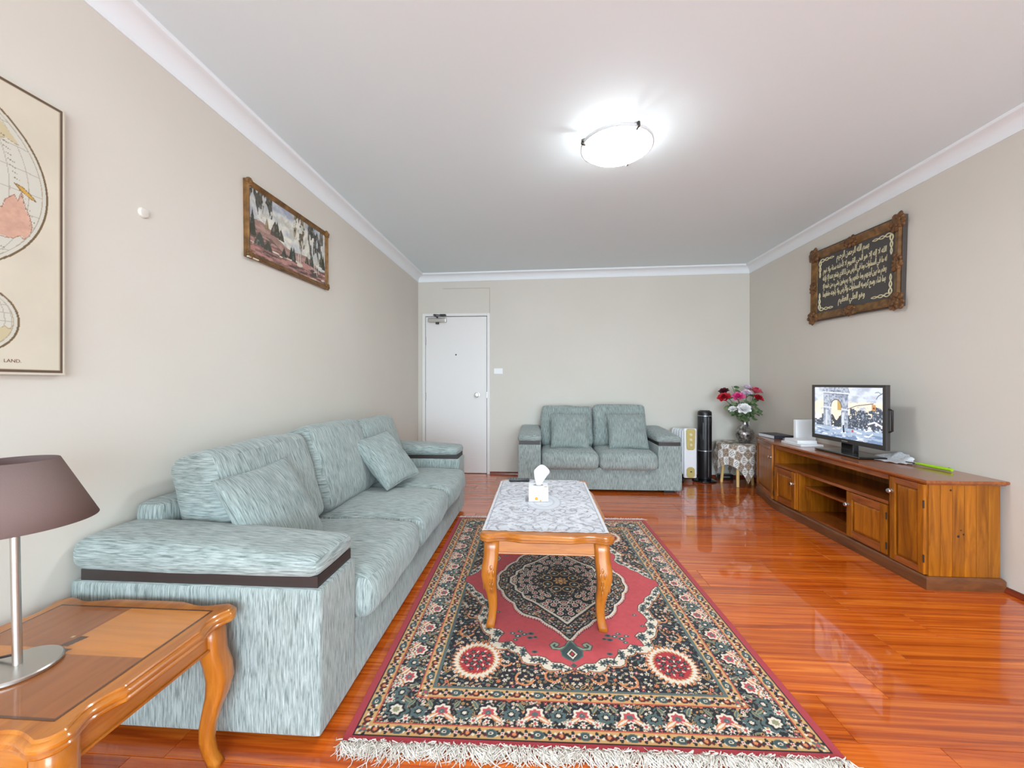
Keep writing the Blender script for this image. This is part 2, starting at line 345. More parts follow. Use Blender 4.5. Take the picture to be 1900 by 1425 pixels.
for k, a in enumerate((62, 196, 292)):
    a = math.radians(a); ca, sa = math.cos(a), math.sin(a)
    MB().tube([(ca * 0.15, sa * 0.15, -0.020), (ca * 0.19, sa * 0.19, -0.040), (ca * 0.210, sa * 0.210, -0.050), (ca * 0.212, sa * 0.212, -0.066), (ca * 0.192, sa * 0.192, -0.076)], [0.006, 0.007, 0.010, 0.010, 0.007], 8).build('clip', M['darkmetal'], cl, smooth=True)
for k, (dx, dy) in enumerate(((0.05, 0.03), (-0.055, -0.02))):
    MB().ell((dx, dy, -0.080), (0.018, 0.018, 0.018), nu=16, nv=10).build('bulb', plain('bulb_glass', (0.94, 0.985, 1.0, 1), 0.3, emit=3.0), cl, smooth='all')
    pl = bpy.data.lights.new('bulb_light', 'POINT'); pl.energy = 9.0; pl.color = (0.94, 0.985, 1.0); pl.shadow_soft_size = 0.021
    po = bpy.data.objects.new('bulb_light', pl); COL.objects.link(po); po.parent = cl; po.location = (dx, dy, -0.080)

# ---------------------------------------------------------------- soft shapes
_cube = {}
def cube_grid(n):
    if n not in _cube:
        bm = bmesh.new(); bmesh.ops.create_cube(bm, size=2.0)
        bmesh.ops.subdivide_edges(bm, edges=list(bm.edges), cuts=n, use_grid_fill=True)
        bm.verts.index_update(); _cube[n] = ([tuple(v.co) for v in bm.verts], [tuple(v.index for v in f.verts) for f in bm.faces]); bm.free()
    return _cube[n]
def rbox(c, size, r, n=13, puff=(0, 0, 0), lump=0.0, seed=0.0, fn=None):
    """rounded, stuffed box; puff = bulge of the x / y / z faces"""
    vs, fs = cube_grid(n); h = [s / 2 for s in size]; out = []
    for p in vs:
        t = [math.sin(a * PI / 2) if abs(a) < 1 else a for a in p]
        q = [t[i] * h[i] for i in range(3)]; k = [max(-(h[i] - r), min(h[i] - r, q[i])) for i in range(3)]
        d = Vector([q[i] - k[i] for i in range(3)])
        if d.length > 1e-9: d = d.normalized() * r
        v = Vector(k) + d; w_ = [max(0, 1 - (v[i] / h[i]) ** 2) for i in range(3)]
        for i in range(3):
            j, l = [a for a in range(3) if a != i]
            v[i] += puff[i] * (v[i] / h[i]) * math.sqrt(w_[j] * w_[l])
        if lump: v += v.normalized() * lump * mnoise.noise(Vector((v.x * 7 + seed, v.y * 7, v.z * 7 + seed * 2)))
        if fn: v = fn(v)
        out.append(tuple(v + Vector(c)))
    return MB().add(out, fs)

def make_sofa(name, label, W, D, n, loc, rz, AW=0.25, ext=0.09):
    """front looks along local -y; x runs along the length"""
    t = thing(name, label, 'sofa', loc, (0, 0, rz)); x0, x1, yf, yb = -W / 2, W / 2, -D / 2, D / 2; fb = M['fab']
    MB().box(x0 + AW - 0.005, x1 - AW + 0.005, yf + 0.006, yb - 0.02, 0.03, 0.265, 0.008).build('base', fb, t, True, uv='zzy')
    rbox((0, yb - 0.065, 0.43), (W - 2 * AW + ext, 0.12, 0.55), 0.03, 9).build('back_frame', fb, t, True, uv='zzy')
    for s in (-1, 1):
        a = s * (W / 2 - AW / 2)
        ar = rbox((a, 0, 0.267), (AW, D - 0.006, 0.474), 0.012, 9).build('arm', fb, t, True, uv='zzy')
        MB().box(a - AW / 2 + 0.012, a + AW / 2 - 0.012, yf + 0.018, yb - 0.03, 0.503, 0.540).build('arm_strip', M['strip'], ar)
        def slope(v, s=s):
            v.z += 0.040 * (v.y / D) * max(0, (v.z + 0.043) / 0.086)
            return v
        rbox((a, 0.008, 0.577), (AW + 0.006, D - 0.004, 0.086), 0.038, 15, puff=(0, 0, 0.012), lump=0.004, seed=a * 3, fn=slope).build('arm_pad', fb, ar, 'all', uv='yxy')
    sw_ = (W - 2 * AW) / n
    for i in range(n):
        cx = x0 + AW + sw_ * (i + 0.5)
        rbox((cx, yf + 0.30, 0.338), (sw_ - 0.010, 0.70, 0.172), 0.052, 15, puff=(0, 0.022, 0.026), lump=0.012, seed=i * 5.1 + W).build('seat_cushion', fb, t, 'all', uv='zzy')
        tilt = Matrix.Rotation(math.radians(-17), 3, 'X')
        th = 0.20
        hz = 0.47 + (0.02 if i % 2 else 0.0)
        def back(v, tilt=tilt): return tilt @ v
        rbox((cx + random.uniform(-0.004, 0.004), yb - 0.245, 0.425 + hz / 2 - 0.012), (sw_ - 0.010, th, hz), 0.05, 15, puff=(0.004, 0.035, 0.012), lump=0.014, seed=i * 3.3 + 1 + W, fn=back).build('back_cushion', M['fab_back'], t, 'all', uv='yzy')
    for sx in (-1, 1):
        for sy in (-1, 1):
            MB().box(sx * (W / 2 - 0.12) - 0.055, sx * (W / 2 - 0.12) + 0.055, sy * (D / 2 - 0.10) - 0.05, sy * (D / 2 - 0.10) + 0.05, 0.0, 0.034, 0.004).build('foot', M['blackfoot'], t)
    return t
make_sofa('sofa', 'pale teal chenille three-seat sofa along the wall with the landscape painting', 2.465, 0.87, 3, (-1.127, 1.225 + 2.465 / 2, 0), PI / 2)
make_sofa('loveseat', 'pale teal chenille two-seat sofa against the wall with the door', 1.735, 0.79, 2, (0.64, 4.31 + 0.395, 0), 0, ext=0.0)

def pillow(label, c, e1, e2, w, h, t, seed):
    """e1 = along the top edge, e2 = downwards"""
    e1 = Vector(e1).normalized(); e2 = Vector(e2); e2 = (e2 - e1 * e2.dot(e1)).normalized(); nn = e1.cross(e2)
    Rm = Matrix((e1, e2, nn)).transposed(); N = 22; vs = []; fs = []
    for side in (1, -1):
        for j in range(N + 1):
            for i in range(N + 1):
                a = math.sin((i / N * 2 - 1) * PI / 2); b = math.sin((j / N * 2 - 1) * PI / 2)
                px = a * w / 2 * (1 - 0.055 * (1 - b * b)); py = b * h / 2 * (1 - 0.055 * (1 - a * a))
                th = t / 2 * (max(0, 1 - a * a) * max(0, 1 - b * b)) ** 0.42
                th *= 1 + 0.16 * mnoise.noise(Vector((a * 2.2 + seed, b * 2.2, side * 2.0)))
                vs.append((px, py, side * th))
    n1 = (N + 1) ** 2
    for s in range(2):
        for j in range(N):
            for i in range(N):
                q = [s * n1 + j * (N + 1) + i, s * n1 + j * (N + 1) + i + 1, s * n1 + (j + 1) * (N + 1) + i + 1, s * n1 + (j + 1) * (N + 1) + i]
                fs.append(tuple(q if s == 0 else q[::-1]))
    o = MB().add(vs, fs).build('throw_pillow', M['fab_pil'], None, 'all', uv='yyy')
    o.matrix_world = Matrix.Translation(Vector(c)) @ Rm.to_4x4()
    g = [(-w / 2 * 0.99, -h / 2 * 0.99), (0, -h / 2 * 0.935), (w / 2 * 0.99, -h / 2 * 0.99), (w / 2 * 0.935, 0), (w / 2 * 0.99, h / 2 * 0.99), (0, h / 2 * 0.935), (-w / 2 * 0.99, h / 2 * 0.99), (-w / 2 * 0.935, 0)]
    pts = []
    for k in range(8):
        a, b = g[k], g[(k + 1) % 8]
        for m in range(4): pts.append((a[0] + (b[0] - a[0]) * m / 4, a[1] + (b[1] - a[1]) * m / 4, 0))
    MB().tube(pts + [pts[0]], 0.0045, 6, cap=False).build('piping', M['fab_pil'], o, 'all', uv='yyy')
    return tag(o, label, 'pillow')
pillow('square chenille pillow beside the near arm of the three-seat sofa', (-1.128, 1.635, 0.624), (0.02, 1, 0.03), (0.17, -0.03, -0.32), 0.43, 0.40, 0.13, 1.0)
pillow('square chenille pillow slumped in the door end corner of the three-seat sofa', (-1.075, 2.76, 0.632), (0.25, 0.93, 0.08), (0.24, -0.14, -0.31), 0.39, 0.41, 0.15, 4.0)
pillow('square chenille pillow on the loveseat seat beside the door', (0.345, 4.545, 0.632), (1, 0, -0.01), (0.0, -0.16, -0.4), 0.42, 0.40, 0.14, 7.0)
pillow('square chenille pillow on the loveseat seat beside the heater', (0.99, 4.545, 0.632), (1, 0.03, 0.0), (0.05, -0.16, -0.4), 0.43, 0.40, 0.14, 11.0)

# ---------------------------------------------------------------- serpentine tables
def serp_outline(LX_, LY_, inset=0.0, nc=7):
    """closed outline of the shaped top, half sizes LX_, LY_"""
    P = []
    def edge(L, other):
        st = 0.42 * L; pts = []
        for s in np.linspace(-1, 1, 41):
            a = abs(s) * (L - 0.045); d = 0.0
            if a > st: q = (a - st) / (L - 0.045 - st); d = -0.004 - 0.016 * math.sin(q * PI) ** 1.2 + 0.004 * q
            pts.append((s * (L - 0.045), d))
        return pts
    R = 0.045
    for side in range(4):
        L, O = ((LX_, LY_), (LY_, LX_))[side % 2]; ang = side * PI / 2
        loc = [(s, -(O + d)) for s, d in edge(L, O)]
        loc += [(L - R + R * math.sin(q), -(O - R + R * math.cos(q))) for q in np.linspace(0, PI / 2, nc)][1:-1]
        ca, sa = math.cos(ang), math.sin(ang); P += [(x * ca - y * sa, x * sa + y * ca) for x, y in loc]
    if inset:
        n = len(P); Q = []
        for i in range(n):
            a = Vector(P[i - 1]); b = Vector(P[(i + 1) % n]); t = (b - a).normalized(); nn = Vector((t.y, -t.x)); Q.append((P[i][0] - nn.x * inset, P[i][1] - nn.y * inset))
        return Q
    return P
def serp_table(name, label, hx, hy, H, loc, side_mat, curve=1.0, carved=True, ls=1.0):
    t = thing(name, label, 'table', loc)
    prof = [(0.030, 0.0), (0.014, 0.0), (0.011, -0.003), (0.011, -0.006), (0.005, -0.008), (0.001, -0.013), (0.001, -0.018), (0.006, -0.021), (0.006, -0.023), (0.002, -0.027), (0.002, -0.031), (0.008, -0.037), (0.03, -0.040)]
    top = MB().loft([[(x, y, H + z) for x, y in serp_outline(hx, hy, ins)] for ins, z in prof]).build('top', side_mat, t, True)
    iw = 0.055
    for (x0, x1, y0, y1, m) in [(-hx + iw + 0.03, hx - iw - 0.03, -hy + 0.045, -hy + 0.065, 'honey_x'), (-hx + iw + 0.03, hx - iw - 0.03, hy - 0.065, hy - 0.045, 'honey_x'),
                                (-hx + 0.045, -hx + 0.065, -hy + iw + 0.03, hy - iw - 0.03, 'honey_y'), (hx - 0.065, hx - 0.045, -hy + iw + 0.03, hy - iw - 0.03, 'honey_y')]:
        ap = MB().box(x0, x1, y0, y1, H - 0.100, H - 0.036, 0.001).build('apron', M[m], t)
        o = 0.006
        MB().box(x0, x1, y0 - (o if x1 - x0 > y1 - y0 else 0) , y1 + (o if x1 - x0 > y1 - y0 else 0), H - 0.103, H - 0.096, 0.002).box(x0 - (o if x1 - x0 < y1 - y0 else 0), x1 + (o if x1 - x0 < y1 - y0 else 0), y0, y1, H - 0.103, H - 0.096, 0.002).build('apron_bead', M[m], ap)
    prof = [(1.0, 0.0, 0.036), (0.90, 0.002, 0.036), (0.80, 0.004, 0.036), (0.70, 0.012, 0.037), (0.60, 0.016, 0.036), (0.50, 0.012, 0.031), (0.40, 0.003, 0.026), (0.30, -0.004, 0.0225), (0.20, -0.006, 0.020), (0.10, -0.001, 0.0195), (0.04, 0.006, 0.021), (0.0, 0.009, 0.022)]
    for sx in (-1, 1):
        for sy in (-1, 1):
            rings = []
            for (q, off, s) in prof:
                off *= curve; s *= ls; cx = sx * (hx - 0.060 + off); cy = sy * (hy - 0.060 + off); z = q * (H - 0.036); ring = []
                for (a, b) in ((1, .45), (1, 1), (.45, 1), (-.45, 1), (-1, 1), (-1, .45), (-1, -.45), (-1, -1), (-.45, -1), (.45, -1), (1, -1), (1, -.45)):
                    k = 0.86 if abs(a) == 1 and abs(b) == 1 else 1.0
                    ring.append((cx + a * s * k, cy + b * s * k, z))
                rings.append(ring)
            lg = MB().loft(rings).build('leg', M['honey'], t, 'all')
            if not carved: continue
            cv = MB(); cv2 = MB(); zz = 0.62 * (H - 0.036); off = 0.016 * curve + 0.036; bx, by = sx * (hx - 0.060), sy * (hy - 0.060)
            for k, (dz, dd, ra, rb) in enumerate([(0.030, 0.0, 0.016, 0.010), (0.008, -0.010, 0.018, 0.007), (0.008, 0.010, 0.018, 0.007), (-0.022, 0, 0.020, 0.008), (-0.045, -0.005, 0.014, 0.005), (-0.05, 0.006, 0.014, 0.005), (-0.075, 0.0, 0.016, 0.0045)]):
                o2 = off - 0.0015 - abs(dz) * 0.10
                cv.ell((bx + dd * 1.0, by + sy * o2, zz + dz), (rb, 0.0035, ra)); cv2.ell((bx + sx * o2, by + dd, zz + dz), (0.0035, rb, ra))
            cv.build('carving', M['honey'], lg, 'all'); cv2.build('carving', M['honey'], lg, 'all')
    return t
serp_table('coffee_table', 'long honey wood coffee table with carved cabriole legs on the red rug', 0.318, 0.548, 0.450, (0.034, 2.388, 0.009), M['honey_x'], 0.8)
et = serp_table('end_table', 'small honey wood end table with inlaid top under the mauve lamp', 0.305, 0.255, 0.470, (-1.238, 0.950, 0.0), M['honey_y'], 1.05, False, 0.84)

# ---------------------------------------------------------------- colour prints on fine grids
def grid_print(name, nx, ny, pos, colf, mat, parent=None, smooth=False):
    """pos(u,v)->(x,y,z) arrays, colf(u,v)->(...,3) linear; u,v in 0..1"""
    u, v = np.meshgrid(np.linspace(0, 1, nx + 1), np.linspace(0, 1, ny + 1))
    P = np.stack(pos(u, v), -1).reshape(-1, 3).astype(np.float32); C = colf(u, v).reshape(-1, 3)
    i, j = np.meshgrid(np.arange(nx), np.arange(ny)); a = (j * (nx + 1) + i).ravel()
    Fq = np.stack([a, a + 1, a + nx + 2, a + nx + 1], -1).astype(np.int32)
    me = bpy.data.meshes.new(name); me.vertices.add(len(P)); me.vertices.foreach_set('co', P.ravel())
    me.loops.add(Fq.size); me.loops.foreach_set('vertex_index', Fq.ravel()); me.polygons.add(len(Fq))
    me.polygons.foreach_set('loop_start', np.arange(0, Fq.size, 4, dtype=np.int32)); me.polygons.foreach_set('loop_total', np.full(len(Fq), 4, np.int32))
    if smooth: me.polygons.foreach_set('use_smooth', np.ones(len(Fq), bool))
    me.update(calc_edges=True); at = me.color_attributes.new('Col', 'FLOAT_COLOR', 'POINT')
    at.data.foreach_set('color', np.concatenate([np.clip(C, 0, 1), np.ones((len(C), 1))], 1).astype(np.float32).ravel())
    me.materials.append(mat); o = bpy.data.objects.new(name, me); COL.objects.link(o)
    if parent is not None: o.parent = parent
    return o
def vnoise(x, y, seed=0):
    """cheap value noise on arrays"""
    xi = np.floor(x).astype(int); yi = np.floor(y).astype(int); fx = x - xi; fy = y - yi; fx = fx * fx * (3 - 2 * fx); fy = fy * fy * (3 - 2 * fy)
    def h(a, b):
        n = (a * 374761393 + b * 668265263 + seed * 974634) & 0x7fffffff; n = (n ^ (n >> 13)) * 1274126177 & 0x7fffffff; return ((n ^ (n >> 16)) & 0xffff) / 65535.0
    return (h(xi, yi) * (1 - fx) + h(xi + 1, yi) * fx) * (1 - fy) + (h(xi, yi + 1) * (1 - fx) + h(xi + 1, yi + 1) * fx) * fy
def fbm(x, y, seed=0, o=4):
    s = 0; a = 0.5
    for k in range(o): s = s + a * vnoise(x * 2 ** k, y * 2 ** k, seed + k); a *= 0.5
    return s / (1 - 0.5 ** o)
class Paint:
    def __init__(s, X, Y, base): s.X, s.Y = X, Y; s.c = np.empty(X.shape + (3,)); s.c[:] = lin(base)
    def put(s, mask, col, alpha=1.0):
        col = lin(col) if not isinstance(col, np.ndarray) else col
        m = (np.clip(mask, 0, 1) if mask.dtype != bool else mask.astype(float)) * alpha
        s.c = s.c * (1 - m[..., None]) + col * m[..., None]
def in_poly(X, Y, poly):
    ins = np.zeros(X.shape, bool); n = len(poly); j = n - 1
    for i in range(n):
        xi, yi = poly[i]; xj, yj = poly[j]
        if yi != yj: ins ^= ((yi > Y) != (yj > Y)) & (X < (xj - xi) * (Y - yi) / (yj - yi) + xi)
        j = i
    return ins
def seg_dist(X, Y, pts):
    d = np.full(X.shape, 9.0); s_at = np.zeros(X.shape); acc = 0.0
    for (ax, ay), (bx, by) in zip(pts[:-1], pts[1:]):
        L2 = (bx - ax) ** 2 + (by - ay) ** 2; t = np.clip(((X - ax) * (bx - ax) + (Y - ay) * (by - ay)) / max(L2, 1e-9), 0, 1)
        q = np.hypot(X - ax - t * (bx - ax), Y - ay - t * (by - ay)); m = q < d; d = np.where(m, q, d); s_at = np.where(m, acc + t * math.sqrt(L2), s_at); acc += math.sqrt(L2)
    return d, s_at

# marquetry of the end table
def inlay_col(u, v):
    X = (u - 0.5) * 0.50; Y = (v - 0.5) * 0.40; p = Paint(X, Y, (150, 88, 46)); g = fbm(X * 8 + Y * 60, Y * 70, 3); g2 = fbm(X * 70, Y * 8, 5)
    p.put(np.ones_like(X), (156, 92, 48)); p.c *= (0.78 + 0.44 * g2)[..., None]
    ne = (X > -0.012) & (Y > -0.01) & (Y > 0.9 * (-X) - 0.0) ; sw = (X < 0.012) & (Y < 0.01)
    for m in (ne, sw): p.put(m, (204, 128, 58)); p.c[m] *= (0.85 + 0.3 * g[m])[..., None]
    for (cx, cy, w_, h_) in [(-0.004, 0.038, 0.013, 0.022), (0.004, -0.022, 0.013, 0.032), (-0.035, 0.0, 0.022, 0.010)]:
        p.put((np.abs(X - cx - 0.3 * (Y - cy)) < w_) & (np.abs(Y - cy) < h_), (96, 62, 46))
    p.put(np.hypot(X + 0.03, Y - 0.055) < 0.004, (200, 180, 120)); d = np.minimum(0.25 - np.abs(X), 0.20 - np.abs(Y)); p.put(d < 0.006, (92, 56, 38)); return p.c
grid_print('inlay', 200, 160, lambda u, v: ((u - 0.5) * 0.50, (v - 0.5) * 0.40, 0 * u + 0.4708), inlay_col, M['inlay'], et)

# ---------------------------------------------------------------- table lamp
tl = thing('table_lamp', 'table lamp with mauve cone shade and brushed steel base on the end table', 'lamp', (-1.257, 0.881, 0.4709))
MB().lathe([(0, 0), (0.074, 0), (0.077, 0.003), (0.077, 0.008), (0.074, 0.011), (0.02, 0.013), (0, 0.013)], 48).build('base', M['nickel'], tl, True)
TX, TY = -0.026, 0.012
MB().tube([(0, 0, 0.010), (TX * 0.5, TY * 0.5, 0.18), (TX, TY, 0.40)], 0.0085, 20).build('pole', M['nickel'], tl, True)
sh = MB(); z0, z1, r0, r1 = 0.348, 0.502, 0.146, 0.076
sh.lathe([(r0 - 0.003, z0), (r0, z0), (r0 * 0.5 + r1 * 0.5, (z0 + z1) / 2), (r1, z1), (r1 - 0.003, z1)], 64, (TX, TY, 0)).build('shade', M['shade'], tl, 'all')
MB().lathe([(r0 - 0.003, z0 + 0.0005), (r1 - 0.003, z1 - 0.0005)], 64, (TX, TY, 0)).build('shade_lining', M['shade_in'], tl, 'all')
sp = MB()
for k in range(3):
    a = k * 2 * PI / 3 + 0.4; sp.tube([(TX, TY, 0.40), (TX + math.cos(a) * (r1 + 0.008), TY + math.sin(a) * (r1 + 0.008), 0.47)], 0.0018, 6)
sp.build('shade_holder', M['nickel'], tl)
MB().tube([(-0.006, 0.004, 0.030), (-0.03, 0.01, 0.026), (-0.07, 0.01, 0.016), (-0.12, -0.02, 0.004), (-0.2, -0.06, 0.004)], 0.003, 8).build('cord', M['black'], tl, True)

# ---------------------------------------------------------------- rug
RW, RL = 0.789, 1.084
BLK, TAN, RED, CRM, GRN, DRD, ORG, OLV = (36, 34, 38), (208, 162, 104), (196, 78, 82), (228, 216, 196), (86, 104, 102), (104, 34, 38), (216, 138, 88), (150, 146, 112)
def rug_quarter(nx, ny):
    U, V = np.meshgrid(np.linspace(0, RW, nx + 1), np.linspace(0, RL, ny + 1)); p = Paint(U, V, BLK); du = RW / nx; rs = np.random.RandomState(3)
    def win_(cu, cv, r):
        i0, i1 = max(0, int((cu - r) / du)), min(nx, int((cu + r) / du) + 2); j0, j1 = max(0, int((cv - r) / du)), min(ny, int((cv + r) / du) + 2)
        return slice(j0, j1 + 1), slice(i0, i1 + 1)
    def stamp(cu, cv, r, f, allow=None):
        sl = win_(cu, cv, r * 1.3); X, Y = U[sl] - cu, V[sl] - cv
        if X.size == 0: return
        for m, col in f(X, Y):
            if allow is not None: m = m & allow[sl]
            p.c[sl][m] = lin(col)
    def flower(cu, cv, r, n, cp, cc, a=0.0, allow=None, ring=None):
        def f(X, Y):
            q = np.hypot(X, Y); t = np.arctan2(Y, X) - a; R = r * (0.74 + 0.26 * np.cos(n * t)); L = []
            if ring: L.append((q < R * 1.28, ring))
            return L + [(q < R, cp), (q < r * 0.36, cc)]
        stamp(cu, cv, r * 1.3, f, allow)
    def leaf(cu, cv, L_, w_, a, col, col2=None, allow=None):
        def f(X, Y):
            x = X * math.cos(a) + Y * math.sin(a); y = -X * math.sin(a) + Y * math.cos(a); k = np.clip(1 - (x / L_) ** 2, 0, 1)
            o = [(np.abs(y) < w_ * k, col)]
            if col2: o.append((np.abs(y) < w_ * 0.4 * k, col2))
            return o
        stamp(cu, cv, max(L_, w_), f, allow)
    def ellip(cu, cv, a, b, cols, allow=None):
        def f(X, Y):
            q = np.sqrt((X / a) ** 2 + (Y / b) ** 2); return [(q < s, c) for s, c in cols]
        stamp(cu, cv, max(a, b), f, allow)
    def palm(cu, cv, r, a, cols, allow=None):
        """lotus palmette opening towards direction a"""
        def f(X, Y):
            x = X * math.cos(a) + Y * math.sin(a); y = -X * math.sin(a) + Y * math.cos(a); o = []
            for k, c in enumerate(cols):
                s = 1 - 0.24 * k; q = np.hypot(x * 1.15, y); t = np.arctan2(y, x); R = r * s * (0.78 + 0.11 * np.cos(7 * t) + 0.1 * np.cos(t)); o.append((q < R, c))
            return o
        stamp(cu, cv, r * 1.2, f, allow)
    def fill(mask, dmin, rmin, rmax, seed, k=0.5, tries=9000, bg=None):
        r_ = np.random.RandomState(seed); pts = []; cell = {}
        jj, ii = np.nonzero(mask)
        if len(jj) == 0: return
        for _ in range(tries):
            n = r_.randint(len(jj)); cu, cv = U[0, ii[n]], V[jj[n], 0]; key = (int(cu / dmin), int(cv / dmin)); ok = True
            for a in (-1, 0, 1):
                for b in (-1, 0, 1):
                    for q in cell.get((key[0] + a, key[1] + b), ()):
                        if (q[0] - cu) ** 2 + (q[1] - cv) ** 2 < dmin * dmin: ok = False
            if not ok: continue
            cell.setdefault(key, []).append((cu, cv)); r = r_.uniform(rmin, rmax); a = r_.uniform(0, 6.28); z = r_.rand()
            if z < 0.34: flower(cu, cv, r, 5, CRM, [RED, ORG, OLV, TAN][r_.randint(4)], a, mask)
            elif z < 0.52: flower(cu, cv, r, 6, [TAN, ORG, OLV][r_.randint(3)], [DRD, BLK, RED][r_.randint(3)], a, mask)
            elif z < 0.66: flower(cu, cv, r * 0.9, 4, [RED, ORG][r_.randint(2)], CRM, a, mask, ring=GRN)
            elif z < 0.88: leaf(cu, cv, r * 1.5, r * 0.55, a, [OLV, CRM, GRN, TAN][r_.randint(4)], [GRN, ORG, BLK, DRD][r_.randint(4)], mask)
            else: leaf(cu, cv, r * 1.3, r * 0.4, a, GRN, None, mask)
    d_u, d_v = RW - U, RL - V; d = np.minimum(d_u, d_v)
    # main border ground
    mb = (d > 0.078) & (d < 0.190)
    def along(L_, fn):      # fn(s, across, side) along both borders; s from the centre line
        for side, half in ((0, RL), (1, RW)): fn(side, half)
    def pos(side, s, dd): return (RW - dd, s) if side == 0 else (s, RL - dd)
    fill(mb, 0.0135, 0.0055, 0.0095, 11)
    for side, half in ((0, RL), (1, RW)):
        per = 0.158; n = int(round((half - 0.134) / per)); per = (half - 0.134) / n
        for k in range(n + 1):
            s = k * per; inw = PI if side == 0 else -PI / 2
            if k < n:
                cu, cv = pos(side, s, 0.134); palm(cu, cv, 0.052, inw, [BLK, CRM, RED, GRN, CRM, TAN], mb)
                for sg in (-1, 1):
                    c2 = pos(side, s + sg * 0.030, 0.112); leaf(c2[0], c2[1], 0.026, 0.011, (0.6 * sg + (PI / 2 if side == 0 else 0)), ORG, CRM, mb)
                c3 = pos(side, s, 0.096); flower(c3[0], c3[1], 0.013, 5, CRM, RED, 0, mb, ring=BLK)
                cu, cv = pos(side, s + per / 2, 0.132); palm(cu, cv, 0.036, inw + PI, [GRN, GRN, BLK, CRM, ORG, RED], mb)
                for sg in (-1, 1):
                    c2 = pos(side, s + per / 2 + sg * 0.034, 0.165); leaf(c2[0], c2[1], 0.022, 0.008, (1.0 * sg + (PI / 2 if side == 0 else 0)), OLV, GRN, mb)
                    c2 = pos(side, s + per / 2 + sg * 0.036, 0.100); flower(c2[0], c2[1], 0.016, 6, CRM, RED, 0.3, mb, ring=GRN)
    palm(RW - 0.134, RL - 0.134, 0.056, -PI * 0.75, [GRN, BLK, CRM, OLV, TAN, CRM, BLK], mb)
    # guard stripes
    for (a, b) in ((0.031, 0.074), (0.197, 0.240)):
        g = (d >= a) & (d < b); p.put(g, TAN); mid = (a + b) / 2
        for side, half in ((0, RL), (1, RW)):
            end = half - mid; per = 0.0385; n = max(1, int(round(end / per))); per = end / n
            for k in range(n + 1):
                cu, cv = pos(side, k * per, mid); A, B = (0.0165, 0.021) if side == 1 else (0.0165, 0.021); m = k % 4
                ea, eb = (0.0165, 0.022) if side == 0 else (0.022, 0.0165)
                if k == n: flower(cu, cv, 0.017, 4, GRN, RED, 0.78, g)
                elif m == 0: ellip(cu, cv, ea, eb, [(1, GRN), (0.82, (66, 84, 84)), (0.36, CRM), (0.2, BLK)], g)
                elif m == 2: ellip(cu, cv, 0.015, 0.015, [(1, BLK), (0.8, DRD), (0.45, ORG)], g); c2 = pos(side, k * per, mid + 0.012); flower(c2[0], c2[1], 0.006, 3, CRM, CRM, 0, g)
                else:
                    flower(cu, cv, 0.019, 4, (34, 44, 46), RED, 0.0, g); flower(cu, cv, 0.0085, 4, CRM, RED, 0.78, g)
                c2 = pos(side, (k + 0.5) * per, mid + (0.006 if k % 2 else -0.006)); ellip(c2[0], c2[1], 0.0062, 0.0062, [(1, BLK if k % 2 else DRD)], g); c3 = pos(side, (k + 0.5) * per, mid - (0.007 if k % 2 else -0.007)); ellip(c3[0], c3[1], 0.005, 0.005, [(1, CRM)], g)
    p.put((d >= 0.074) & (d < 0.079), (190, 84, 66)); p.put((d >= 0.190) & (d < 0.197), (190, 84, 66)); p.put((d >= 0.240) & (d < 0.252), (92, 106, 104))
    p.put(d < 0.031, BLK); p.put(d < 0.025, (176, 62, 70))
    # field: dark spandrel ground, red centre, cream scrolling band between
    fld = d >= 0.252
    B = [(0.0, 0.742), (0.012, 0.715), (0.05, 0.690), (0.09, 0.688), (0.115, 0.660), (0.150, 0.650), (0.175, 0.655), (0.195, 0.628), (0.205, 0.596), (0.240, 0.590), (0.262, 0.560), (0.310, 0.572), (0.325, 0.566), (0.318, 0.530), (0.300, 0.500), (0.322, 0.474), (0.350, 0.470),
         (0.375, 0.440), (0.372, 0.405), (0.395, 0.375), (0.388, 0.330), (0.370, 0.290), (0.385, 0.240), (0.425, 0.205), (0.440, 0.165), (0.480, 0.130), (0.500, 0.085), (0.530, 0.050), (0.560, 0.030), (0.560, 0.0)]
    red = in_poly(U, V, B + [(0.0, 0.0)]); fill(fld & ~red, 0.0165, 0.006, 0.0115, 21, tries=12000)
    dist, sa = seg_dist(U, V, B); band = fld & ~red & (dist < 0.040 + 0.006 * np.sin(sa * 70)) & (sa > 0.02)
    p.put(fld & ~red & (dist < 0.047 + 0.006 * np.sin(sa * 70)) & (sa > 0.01), ORG); p.put(fld & ~red & (dist < 0.043 + 0.006 * np.sin(sa * 70)) & (sa > 0.016), BLK); p.put(band, CRM)
    acc = 0.03; tot = sum(math.dist(a, b) for a, b in zip(B[:-1], B[1:]))
    while acc < tot - 0.02:
        q = acc
        for a, b in zip(B[:-1], B[1:]):
            L_ = math.dist(a, b)
            if q <= L_: break
            q -= L_
        t = q / L_; nx_, ny_ = (b[1] - a[1]) / L_, -(b[0] - a[0]) / L_; cu, cv = a[0] + t * (b[0] - a[0]) - nx_ * 0.020, a[1] + t * (b[1] - a[1]) - ny_ * 0.020
        if in_poly(np.array([cu]), np.array([cv]), B + [(0.0, 0.0)])[0]: cu, cv = a[0] + t * (b[0] - a[0]) + nx_ * 0.020, a[1] + t * (b[1] - a[1]) + ny_ * 0.020
        flower(cu, cv, 0.0150, 6, GRN, BLK, acc * 9, band, ring=BLK)
        acc += 0.036
    for (cu, cv, r) in [(0.20, 0.78, 0.035), (0.09, 0.765, 0.03), (0.47, 0.50, 0.032), (0.46, 0.36, 0.028), (0.28, 0.69, 0.025)]:     # orange tendrils
        q = np.hypot(U - cu, V - cv); m = fld & ~red & ~band & (np.abs(q - r) < 0.004) & ((U - cu) * 0.6 + (V - cv) > -r * 0.4); p.put(m, ORG)
